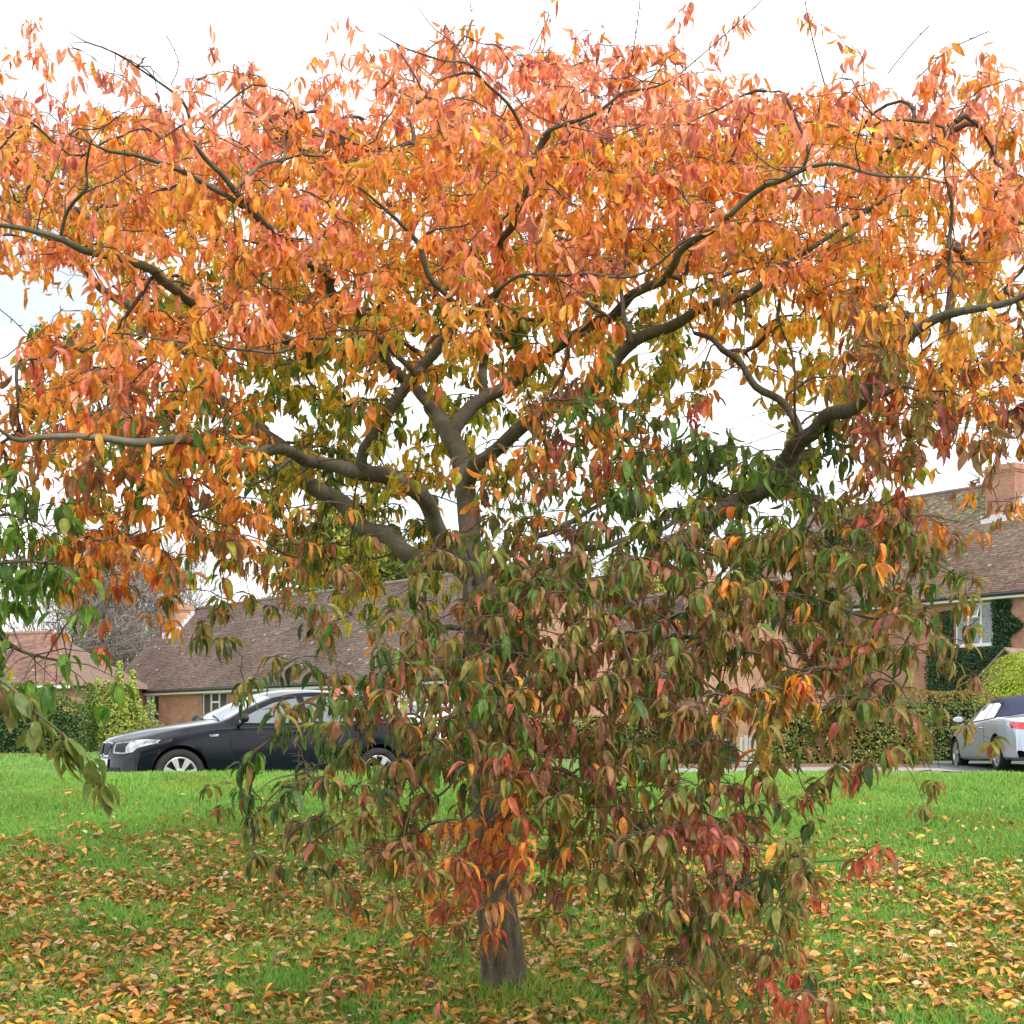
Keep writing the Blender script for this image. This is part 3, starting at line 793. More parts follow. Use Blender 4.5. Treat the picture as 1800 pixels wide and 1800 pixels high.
def depth_at(px, py):
    u = rng.random
    if py < 170: return 6.2 + 3.2 * u()
    if py < 550: return 5.4 + 4.7 * u() ** .72
    if py < 950:
        if px < 450: return 5.4 + 1.7 * u() if u() < .55 else 7.9 + 2 * u()
        if px < 1050:
            if 940 < px and py < 870 and u() < .5: return 6.0 + .8 * u()
            return 5.9 + 1.0 * u() if u() < (.22 if py < 620 else .07) else 8.1 + 2.1 * u()
        if px < 1480: return 6.0 + 3.2 * u() if py > 700 else 7.2 + 2.6 * u()
        return 5.5 + 1.6 * u() if u() < .6 else 7 + 2.2 * u()
    if py < 1100:
        if px < 420: return 5.6 + 1.4 * u()
        if px < 800 and u() < .75: return 8.0 + 1.6 * u()
        return 5.6 + 1.6 * u()
    lo = 5.35 if py < 1550 else 5.4
    return lo + 1.7 * u() ** 1.2

# skeleton nodes
nodes, ntan, nrad, npar = [], [], [], []
def lean(l, i):
    """upper limbs grow out towards the viewer, so that they stand before most of the leaves"""
    out = l.copy()
    for r in out:
        px, py = pxof(r[:3])
        if i in (0, 1, 2): k = 2.4 * smooth(760, 430, px)
        elif i in (17, 18): k = 2.0 * smooth(640, 250, px)
        elif i == 3: k = 2.1 * smooth(950, 1290, px)
        elif i in (4, 5): k = 1.9 * smooth(640, 330, py)
        elif i == 13: k = 1.0 * smooth(620, 260, px)
        elif i == 8: k = .9 * smooth(1340, 1600, px)
        else: k = 0.0
        s_ = (r[1] - float(k)) / r[1]
        r[0] *= s_; r[1] *= s_; r[2] = ZC + (r[2] - ZC) * s_; r[3] *= s_
    return out
def organic(l, i):
    l = lean(l, i)
    r = crom(l, .04); n = len(r); s_ = np.arange(n) * .04
    env = np.minimum(1, np.minimum(s_ / .5, 1)) * .018
    ph = (i * 1.7, i * 2.9, i * .7)
    for a in range(3): r[:, a] += env * (np.sin(s_ * 7.3 + ph[a]) + .6 * np.sin(s_ * 15.1 + ph[a] * 2))
    if i >= 22:
        k = np.linspace(0, 1, n); r[:, 3] *= .78 - .30 * k
    return r
LIMBS = [organic(l, i) for i, l in enumerate(LIMBS)]
all_rows = [crom(TRUNK, .04)] + LIMBS
for R_ in all_rows:
    T, _, _ = frames(R_[:, :3])
    for p, t, r in zip(R_[:, :3], T, R_[:, 3]):
        if p[2] > .9 and r < .08:
            nodes.append(p); ntan.append(t); nrad.append(r)
nodes = np.array(nodes); ntan = np.array(ntan)

LEAFN = 20.0
sprays = []
for r in range(18):
    for c in range(18):
        dn = DENS[r, c]
        if dn <= 0: continue
        need = -math.log(1 - min(dn, 9.2) / 10.2) * 72.0 * ((1.5 if r == 0 else 2.0) if r < 2 else 3.1 if r < 5 else (2.9 if r < 10 else 1.75))
        k = need / LEAFN
        k = int(k) + (rng.random() < k - int(k))
        for _ in range(k):
            px = c * 100 + rng.random() * 100; py = r * 100 + rng.random() * 100
            if r == 0: py = 45 + 55 * rng.random() ** .6
            # soften the grid: draw from the blended density
            d = depth_at(px, py)
            sprays.append((px, py, d))
# the crown goes on past the frame's sides
for _ in range(150):
    left = rng.random() < .5
    py = 150 + rng.random() * 700
    px = (-rng.random() * 330) if left else 1800 + rng.random() * 330
    if not left and py > 780: continue
    sprays.append((px, py, depth_at(min(max(px, 0), 1799), py)))
S = np.array([tuple(P(px, py - 22, d)) + (px, py, d) for px, py, d in sprays])
keep = S[:, 2] > gz(S[:, 0], S[:, 1]) + .28
S = S[keep]

# connect every spray to the nearest wood, growing outwards
dist0 = np.array([np.min(np.linalg.norm(nodes - s[:3], axis=1)) for s in S])
order = np.argsort(dist0)
TN = nodes.copy(); TT_ = ntan.copy()
TID = np.full(len(TN), -1); TSEG = np.zeros(len(TN), int)
PLEN = np.zeros(len(TN))
twigs = []          # dict(points, parent twig, parent index)
for si in order:
    s = S[si]; tip = s[:3]
    dv = tip - TN
    ds = np.linalg.norm(dv, axis=1)
    al = np.einsum('ij,ij->i', dv, TT_) / (ds + 1e-6)
    cost = ds * (1 + .35 * (al < -.2)) + PLEN * .12
    cost[ds < .05] += 1
    b = int(np.argmin(cost))
    p0 = TN[b]; L_ = ds[b]
    n = max(4, int(L_ / .055))
    tt = np.linspace(0, 1, n)[:, None]
    c1 = p0 + TT_[b] * L_ * .28 + np.array([0, 0, .10 * L_])
    sag = np.array([0, 0, .18 * L_])
    c2 = p0 + (tip - p0) * .66 + sag + rng.normal(0, .05 * L_, 3)
    C = (1 - tt) ** 3 * p0 + 3 * (1 - tt) ** 2 * tt * c1 + 3 * (1 - tt) * tt ** 2 * c2 + tt ** 3 * tip
    # leafy end of the shoot runs on past the spray's middle
    out = C[-1] - C[-2]; out /= np.linalg.norm(out)
    droop = np.array([0, 0, -.35 if s[4] > 900 else -.04])
    if s[4] < 900: out[2] *= .4
    ext = out + droop + rng.normal(0, .25, 3) * (1, 1, .5); ext /= np.linalg.norm(ext)
    e = np.array([tip + ext * q for q in (.05, .10, .15)]) + np.array([[0, 0, 0], [0, 0, -.004], [0, 0, -.014]])
    C = np.concatenate([C, e])
    C[1:-1] += rng.normal(0, .004, (len(C) - 2, 3))
    ti = len(twigs)
    twigs.append(dict(C=C, par=TID[b], seg=TSEG[b], s=s))
    T, _, _ = frames(C)
    TN = np.concatenate([TN, C[1:]]); TT_ = np.concatenate([TT_, T[1:]])
    TID = np.concatenate([TID, np.full(len(C) - 1, ti)]); TSEG = np.concatenate([TSEG, np.arange(1, len(C))])
    PLEN = np.concatenate([PLEN, PLEN[b] + np.linspace(0, L_, len(C))[1:]])
# pipe model: twig radius from how much grows beyond each point
load = [np.ones(len(t['C'])) for t in twigs]
for ti in range(len(twigs) - 1, -1, -1):
    t = twigs[ti]
    if t['par'] >= 0: load[t['par']][:t['seg'] + 1] += load[ti][0]
paths = []
for t, ld in zip(twigs, load):
    r = .0018 * ld ** .48 * (1 + .25 * np.linspace(1, 0, len(ld)))
    r[-3:] *= np.array([.85, .7, .5])
    paths.append((t['C'], np.minimum(r, .015)))
# little spur twigs
spur = []
for t in twigs:
    C = t['C']; n = len(C)
    for _ in range(rng.integers(2, 5)):
        i = rng.integers(max(1, n - 12), n - 1)
        v = rng.normal(0, 1, 3); v[2] = abs(v[2]) * .4 - .1; v /= np.linalg.norm(v)
        q = np.array([C[i], C[i] + v * .03, C[i] + v * .065 + [0, 0, -.006]])
        spur.append((q, np.array([.0024, .002, .0012])))
bare = []
for l in LIMBS[:21]:
    n = len(l)
    for _ in range(int(n * .22)):
        i = rng.integers(int(n * .12), n); p = l[i, :3]
        v = rng.normal(0, 1, 3); v[2] = v[2] * .6 + .15; v /= np.linalg.norm(v); L_ = rng.uniform(.15, .55)
        C = [p]
        for k in range(6):
            v = v + rng.normal(0, .22, 3) + np.array([0, 0, -.03]); v /= np.linalg.norm(v); C.append(C[-1] + v * L_ / 6)
        bare.append((np.array(C), np.linspace(.0036, .0012, 7)))
        if rng.random() < .6:
            v2 = v + rng.normal(0, .8, 3); v2 /= np.linalg.norm(v2)
            bare.append((np.array([C[3], C[3] + v2 * .08, C[3] + v2 * .17 + [0, 0, -.01]]), np.array([.0022, .0017, .001])))
for B_ in BARE:
    rr = crom(B_, .06); bare.append((rr[:, :3], rr[:, 3] * .9))
    for i in range(2, len(rr) - 1):
        v = rng.normal(0, 1, 3); v /= np.linalg.norm(v)
        bare.append((np.array([rr[i, :3], rr[i, :3] + v * .012, rr[i, :3] + v * .024]), np.array([.003, .0028, .001])))

# leaves
Lp, Ld, Ln, Ll, Lw, Lc, Lt, Lz = [], [], [], [], [], [], [], []
BIG = 1.0
for t in twigs:
    C = t['C']; n = len(C); s = t['s']; px, py, d = s[3], s[4], s[5]
    pal = palette(px, py, d)
    main = pick(pal)
    if py > 1000 and px > 330 and main in ('red', 'pinkred', 'orange') and '.6' not in pal and '.45' not in pal and rng.random() < .75: main = 'olive'
    low = py > 900
    ncl = int(rng.integers(2, 4)) if low else 6
    total = LEAFN * rng.uniform(.7, 1.3)
    pos_i = np.linspace(max(1, n - 9), n - 1, ncl)
    for ci in pos_i:
        i = int(np.clip(round(ci + rng.normal(0, .5)), 1, n - 1))
        p = C[i]
        m = max(1, int(round(total / ncl + rng.normal(0, .8))))
        a0 = rng.random() * 6.28; tuft = rng.random() < .9
        for j in range(m):
            a = a0 + j * 2.4 + rng.normal(0, .4)
            if low: el = -R(rng.uniform(4, 66) if tuft else rng.uniform(30, 85))
            else: el = -R(np.clip(rng.normal(58, 20), 5, 88))
            dv = np.array([math.cos(a) * math.cos(el), math.sin(a) * math.cos(el), math.sin(el)])
            nr = np.array([-math.cos(a) * math.sin(el), -math.sin(a) * math.sin(el), math.cos(el)]) + rng.normal(0, .28, 3)
            if not low and rng.random() < .5:
                nr = rng.normal(0, 1, 3)
            nm = main if rng.random() < (.42 if low else .58) else pick(pal)
            c = np.array(PAL[nm]) * rng.uniform(.78, 1.2)
            c = c * np.array([1, rng.uniform(.85, 1.15), 1])
            ln = rng.uniform(.058, .100) if low else rng.uniform(.065, .108)
            if rng.random() < .05: c = c * np.array([.55, .5, .6])
            Lp.append(p + dv * ln * .2 + rng.normal(0, .006 if low else .018, 3)); Ld.append(dv); Ln.append(nr)
            Ll.append(ln); Lw.append(ln * (rng.uniform(.29, .43) if low else rng.uniform(.34, .54) if py > 520 and d > 7 else rng.uniform(.25, .42))); Lc.append(c)
            Lz.append(low); Lt.append(rng.random() * .7 if nm in ('olive', 'brown', 'ygreen', 'amber', 'orange') else 0.1)
D = dict(p=np.array(Lp), d=np.array(Ld), n=np.array(Ln), l=np.array(Ll), w=np.array(Lw), c=np.clip(np.array(Lc), 0, .95), t=np.array(Lt), z=np.array(Lz, bool))
nleaf = len(D['p'])

base = P(890, 1735, 7.67)
tree = empty('cherry_tree', (base.x, base.y, float(gz(base.x, base.y))))
tag(tree, 'spreading cherry tree in orange, red and green autumn leaf on the lawn', 'tree')
INV = Matrix.Translation(-Vector(tree.location))
def part(name, me, m, parent, sm=True):
    me.transform(Matrix.Translation(-Vector(parent.location)))
    return link(name, me, m, parent, sm)
part('trunk', limb_mesh('trunk', crom(TRUNK, .03), 28, .05, True), M_bark, tree)
for l in LIMBS:
    part('limb', limb_mesh('limb', l, 10, .06), M_bark, tree)
o = part('twigs', twig_mesh('twigs', paths + spur + bare), M_twig, tree)
tag(o, kind='stuff')
# the leaves that show largest are pieces of their own, the rest is the mass of the crown
pxs = 900 + F * D['p'][:, 0] / D['p'][:, 1]; pys = HZ - F * (D['p'][:, 2] - ZC) / D['p'][:, 1]
inv = (pxs > 10) & (pxs < 1790) & (pys > 10) & (pys < 1780)
size = np.where(inv, D['l'] / D['p'][:, 1], 0)
bigl = np.argsort(-size)[:300]
rest = np.setdiff1d(np.arange(nleaf), bigl)
crown = part('crown', leaf_mesh('crown', rest, D), M_leaf, tree)
tag(crown, 'dense hanging autumn leaves, orange above and olive green below', kind='stuff')
for i in bigl:
    part('leaf', leaf_mesh('leaf', np.array([i]), D), M_leaf, tree)
# ------------------------------------------------------------------ fallen leaves on the lawn
LC = [('tan', (.52, .31, .11), .24), ('yellow', (.60, .37, .055), .21), ('orange', (.60, .25, .045), .31), ('brown', (.29, .15, .055), .17), ('red', (.46, .10, .05), .04), ('pale', (.58, .42, .24), .07)]
n = 42000
y = 6.7 + (13.6 - 6.7) * rng.random(n)
x = (rng.random(n) * 2 - 1) * (y * .52 + .3)
py_ = HZ + F * (ZC - gz(x, y)) / y
dens = smooth(1405, 1580, py_) ** 1.25
dens = dens * (.72 + .55 * gnoise(x, y, 1.5) + .45 * gnoise(x + 3, y, 4.0)) 
right = smooth(1.2, 4.5, x) * smooth(1620, 1480, py_)
dens = dens * (1 - .7 * right) + .012
k = rng.random(n) < dens * 1.35
x, y = x[k], y[k]; n = len(x)
a = rng.random(n) * 2 * math.pi; tl = rng.normal(0, .22, n)
dv = np.stack([np.cos(a) * np.cos(tl), np.sin(a) * np.cos(tl), np.sin(tl)], 1)
nr = np.stack([rng.normal(0, .33, n), rng.normal(0, .33, n), np.ones(n)], 1)
ci = rng.choice(len(LC), n, p=np.array([c[2] for c in LC]) / sum(c[2] for c in LC))
cols = np.array([LC[i][1] for i in ci]) * rng.uniform(.7, 1.2, n)[:, None]
ln = rng.uniform(.050, .100, n)
FD = dict(p=np.stack([x, y, gz(x, y) + rng.uniform(.028, .062, n)], 1), d=dv, n=nr, l=ln, w=ln * rng.uniform(.42, .58, n), c=cols, t=np.zeros(n))
px_ = 900 + F * x / y; py_ = HZ + F * (ZC - FD['p'][:, 2]) / y
vis = (px_ > 15) & (px_ < 1785) & (py_ < 1785)
size = np.where(vis, ln / y, 0)
big = np.argsort(-size)[:300]
rest = np.setdiff1d(np.arange(n), big)
o = link('leaf_litter', leaf_mesh('leaf_litter', rest, FD), M_litter, None, True)
tag(o, 'scattered tan, orange and yellow leaves fallen on the grass', 'leaves', kind='stuff')
LBL = {'tan': 'curled tan leaf fallen on the grass under the cherry tree', 'yellow': 'yellow leaf fallen on the grass under the cherry tree', 'orange': 'orange leaf fallen on the grass under the cherry tree',
       'brown': 'dry brown leaf fallen on the grass under the cherry tree', 'red': 'red leaf fallen on the grass under the cherry tree', 'pale': 'pale straw-coloured leaf fallen on the grass under the cherry tree'}
for i in big:
    me = leaf_mesh('fallen_leaf', np.array([i]), FD)
    p = FD['p'][i]
    me.transform(Matrix.Translation(-Vector(p)))
    o = link('fallen_leaf', me, M_litter, None, True)
    o.location = p
    nm = LC[ci[i]][0]
    tag(o, LBL[nm], 'leaf', 'largest %s leaves fallen on the lawn' % nm)
# ------------------------------------------------------------------ cars
M_tyre = mat('tyre_rubber', (.018, .018, .018), .85, bump=(60, .2))
M_rim = mat('silver_alloy', (.55, .56, .57), .35, metal=.7)
M_dark = mat('dark_trim', (.008, .008, .009), .6)
M_seam = mat('shut_line', (.004, .004, .004), .9)
M_chrome = mat('chrome', (.8, .8, .82), .12, metal=1.0)
M_lens = mat('clear_lens', (.30, .31, .33), .06, spec=.6, coat=.5, noise=(11, .7))
M_redlens = mat('red_lens', (.45, .015, .02), .08, spec=.8, coat=1.0)
M_plate = mat('number_plate', (.75, .76, .74), .35)
M_cglass = mat('car_glass', (.10, .125, .14), .04, spec=1.0, coat=.8)
M_screen = mat('windscreen_glass', (.16, .19, .20), .05, spec=1.0, coat=1.0)
M_hood = mat('blue_canvas', (.022, .026, .06), .9, bump=(120, .2))
M_seat = mat('pale_interior', (.45, .44, .40), .8)

def lut(tab):
    """monotone cubic through the table, so that panels curve instead of breaking"""
    a = np.array(sorted(tab)); X_, Y_ = a[:, 0], a[:, 1]
    h = np.diff(X_); dl = np.diff(Y_) / h
    m = np.zeros(len(X_)); m[0], m[-1] = dl[0], dl[-1]
    for i in range(1, len(X_) - 1):
        if dl[i - 1] * dl[i] > 0:
            w1, w2 = 2 * h[i] + h[i - 1], h[i] + 2 * h[i - 1]
            m[i] = (w1 + w2) / (w1 / dl[i - 1] + w2 / dl[i])
    def f(x):
        x = np.clip(np.asarray(x, float), X_[0], X_[-1])
        i = np.clip(np.searchsorted(X_, x) - 1, 0, len(h) - 1)
        t = (x - X_[i]) / h[i]
        r = (2*t**3-3*t**2+1)*Y_[i] + (t**3-2*t**2+t)*h[i]*m[i] + (-2*t**3+3*t**2)*Y_[i+1] + (t**3-t**2)*h[i]*m[i+1]
        return float(r) if r.ndim == 0 else r
    return f

def make_car(name, spec, paint):
    root = empty(name)
    Lh = spec['L'] / 2
    top, belt, wid, edge = lut(spec['top']), lut(spec['belt']), lut(spec['wid']), lut(spec['edge'])
    zb = spec.get('zb', .19)
    xs = np.unique(np.round(np.concatenate([np.arange(-Lh, Lh, .035), [Lh], np.array(spec['top'])[:, 0]]), 4))
    def ring(x):
        T, B, W, E = top(x), belt(x), wid(x), edge(x)
        B = min(B, T)
        pts = [(W - .10, zb), (W - .03, zb + .04), (W - .005, zb + .14), (W, zb + .30), (W + .004, (zb + B) / 2 + .12), (W, B - .05), (W - .015, B), (W - .045, B + .018)]
        ze = T - spec['drop'](x)
        for t in (.2, .4, .6, .8, 1.0):
            y = (W - .045) + (E - (W - .045)) * t
            pts.append((y, (B + .018) + (ze - (B + .018)) * t))
        for t in (.12, .3, .5, .75, 1.0):
            pts.append((E * (1 - t), ze + (T - ze) * (1 - (1 - t) ** 2.2)))
        return [(y, min(z, T)) for y, z in pts]
    fr, rr = spec.get('round_f', .26), spec.get('round_r', .16)
    def bend(x, y):
        k = fr * float(smooth(Lh - 1.0, Lh, x)) - rr * float(smooth(-Lh + .8, -Lh, x))
        return x - k * (abs(y) / .85) ** 2.3
    rings = [ring(x) for x in xs]
    m = len(rings[0]); nx = len(xs)
    V, keepv = [], []
    axles = spec['axles']; Ra = spec['arch']; wz = spec['wr']
    for x, rg in zip(xs, rings):
        for y, z in rg:
            V.append([bend(x, y), y, z])
    V = np.array(V)
    inside = np.zeros(len(V), bool)
    for ax in axles:
        dx = V[:, 0] - ax; dz = V[:, 2] - wz
        r = np.hypot(dx, dz); s = (r < Ra) & (V[:, 1] > .45) & (V[:, 2] < wz + Ra)
        inside |= s
        rs = np.maximum(r[s], 1e-3)
        V[s, 0] = ax + dx[s] / rs * Ra; V[s, 2] = np.maximum(wz + dz[s] / rs * Ra, zb - .02)
    faces = []
    for i in range(nx - 1):
        for j in range(m - 1):
            q = [i * m + j, (i + 1) * m + j, (i + 1) * m + j + 1, i * m + j + 1]
            if inside[q].all(): continue
            faces.append(q)
    n0 = len(V)
    V2 = V.copy(); V2[:, 1] *= -1
    VA = np.concatenate([V, V2])
    faces2 = [[a + n0 for a in reversed(q)] for q in faces]
    me = bpy.data.meshes.new('body')
    me.from_pydata([tuple(v) for v in VA], [], faces + faces2)
    bm = bmesh.new(); bm.from_mesh(me)
    bmesh.ops.remove_doubles(bm, verts=bm.verts, dist=.0008)
    bmesh.ops.dissolve_degenerate(bm, edges=bm.edges, dist=.0005)
    bmesh.ops.recalc_face_normals(bm, faces=bm.faces)
    bm.to_mesh(me)
    bvh = BVHTree.FromBMesh(bm)
    bm.free()
    body = link('body', me, paint, root, True)
    try: me.set_sharp_from_angle(angle=R(38))
    except Exception: pass
    # floor pan and wheel housings
    mb = MB(); mb.box((-Lh + .15, -.68, zb - .02), (Lh - .2, .68, zb + .05)); 
    mb.build('underside', M_dark, root)
    for ax in axles:
        for s in (-1, 1):
            mb = MB(); k = 24; prof = []
            for j in range(k + 1):
                an = math.pi * (-.12 + 1.24 * j / k)
                prof.append((ax + math.cos(an) * (Ra + .004), wz + math.sin(an) * (Ra + .004)))
            yo, yi = s * (wid(ax) - .012), s * .42
            for (x0, z0), (x1, z1) in zip(prof[:-1], prof[1:]):
                mb.quad((x0, yo, z0), (x1, yo, z1), (x1, yi, z1), (x0, yi, z0))
            mb.quad(*[(a, yi, b) for a, b in prof])
            mb.build('wheel_housing', M_dark, root)
    # projected panels -------------------------------------------------
    def panel(nm, side, A, B, off, m_, parent=root, nu=14, nv=6, mirror=False):
        """surface patch between two polylines A (upper) and B (lower), laid onto the body"""
        def res(P_):
            P_ = np.array(P_, float); s = np.concatenate([[0], np.cumsum(np.linalg.norm(np.diff(P_, axis=0), axis=1))]); s /= s[-1]
            u = np.linspace(0, 1, nu); return np.stack([np.interp(u, s, P_[:, 0]), np.interp(u, s, P_[:, 1])], 1)
        a, b = res(A), res(B)
        vs, idx = [], {}
        mb = MB()
        for i in range(nu):
            for j in range(nv):
                t = j / (nv - 1); q = a[i] * (1 - t) + b[i] * t
                if side == 'L': o, d = Vector((q[0], 3, q[1])), Vector((0, -1, 0))
                elif side == 'R': o, d = Vector((q[0], -3, q[1])), Vector((0, 1, 0))
                elif side == 'F': o, d = Vector((5, q[0], q[1])), Vector((-1, 0, 0))
                elif side == 'B': o, d = Vector((-5, q[0], q[1])), Vector((1, 0, 0))
                else: o, d = Vector((q[0], q[1], 4)), Vector((0, 0, -1))
                loc, nor, _, _ = bvh.ray_cast(o, d)
                if loc is None:
                    loc, nor, _, _ = bvh.find_nearest(o + d * 2.2)
                if nor.dot(d) > 0: nor = -nor
                mb.v.append(tuple(loc + nor * off))
        for i in range(nu - 1):
            for j in range(nv - 1):
                mb.f.append((i * nv + j, (i + 1) * nv + j, (i + 1) * nv + j + 1, i * nv + j + 1))
        return mb.build(nm, m_, parent, True)
    for pn in spec['panels']:
        nm, sides, A, B, off, m_ = pn[:6]
        nu, nv = (pn[6] if len(pn) > 6 else (16, 6))
        for sd in sides:
            A2, B2 = A, B
            if sd in ('f', 'b'):       # mirrored half of the front or rear
                A2 = [(-y, z) for y, z in A]; B2 = [(-y, z) for y, z in B]
            par = panel(nm, sd.upper(), A2, B2, off, paint if m_ is None else m_, root, nu, nv)
            if nm == 'door':
                mb = MB(); x0, z0 = pn[7]
                s = 1 if sd == 'L' else -1
                loc, nor, _, _ = bvh.ray_cast(Vector((x0, 3 * s, z0)), Vector((0, -s, 0)))
                yy = loc.y
                mb.tube([(x0 - .10, yy, z0), (x0 - .08, yy + s * .03, z0), (x0 + .08, yy + s * .03, z0 + .004), (x0 + .10, yy, z0 + .004)], .012, 8)
                mb.build('handle', paint, par, True)
    # mirrors
    for s in (-1, 1):
        mx_, my_, mz_ = spec['mirror']
        bm = bmesh.new()
        bmesh.ops.create_icosphere(bm, subdivisions=3, radius=1)
        for v in bm.verts:
            x, y, z = v.co
            v.co = Vector((max(x, -.35) * .065 + mx_, s * (my_ + y * .105), mz_ + z * .062 * (1 if z > 0 else .8)))
        me = bpy.data.meshes.new('mirror'); bm.to_mesh(me); bm.free()
        mo = link('mirror', me, spec.get('mirror_mat', paint), root, True)
        mb = MB(); mb.tube([(mx_ + .03, s * (my_ - .2), mz_ - .10), (mx_ + .02, s * (my_ - .02), mz_ - .05)], .022, 8); mb.build('mirror_arm', M_dark, mo, True)
    # wheels
    for ax in axles:
        for s in (-1, 1):
            yc = s * (wid(ax) - .035)
            wh = empty('wheel', (ax, yc, wz), 0 if s > 0 else math.pi, root)
            r = wz; rw = spec['rim']
            mb = MB()
            mb.lathe([(rw, -.0), (rw + .015, .018), (r - .03, .022), (r - .006, .005), (r, -.03), (r, -.15), (r - .03, -.185), (rw, -.19), (rw, 0)], 40, 'y')
            mb.build('tyre', M_tyre, wh, True)
            mb = MB(); mb.lathe([(rw, .0), (rw, .006), (rw - .018, .004), (rw - .03, -.03), (rw - .03, -.16), (0.001, -.16)], 40, 'y')
            mb.build('rim', M_rim, wh, True)
            mb = MB(); mb.lathe([(rw - .03, -.05), (.001, -.05)], 32, 'y'); mb.build('brake_disc', M_dark, wh)
            ns = spec['spokes']; mb = MB()
            for k in range(ns):
                a = 2 * math.pi * k / ns + .3
                wi, wo_ = spec['spw']
                ca, sa = math.cos(a), math.sin(a)
                q = [(.045, -wi, .0), (.045, wi, .0), (rw - .012, wo_, .004), (rw - .012, -wo_, .004)]
                q3 = [(u * ca - v * sa, hh + .002, u * sa + v * ca) for u, v, hh in q]
                b3 = [(x, y - .025, z) for x, y, z in q3]
                mb.quad(*q3)
                for e in range(4): mb.quad(q3[e], q3[(e + 1) % 4], b3[(e + 1) % 4], b3[e])
            mb.lathe([(.075, -.01), (.07, .010), (.03, .016), (.001, .016)], 20, 'y')
            mb.build('spokes', M_rim, wh)
    return root

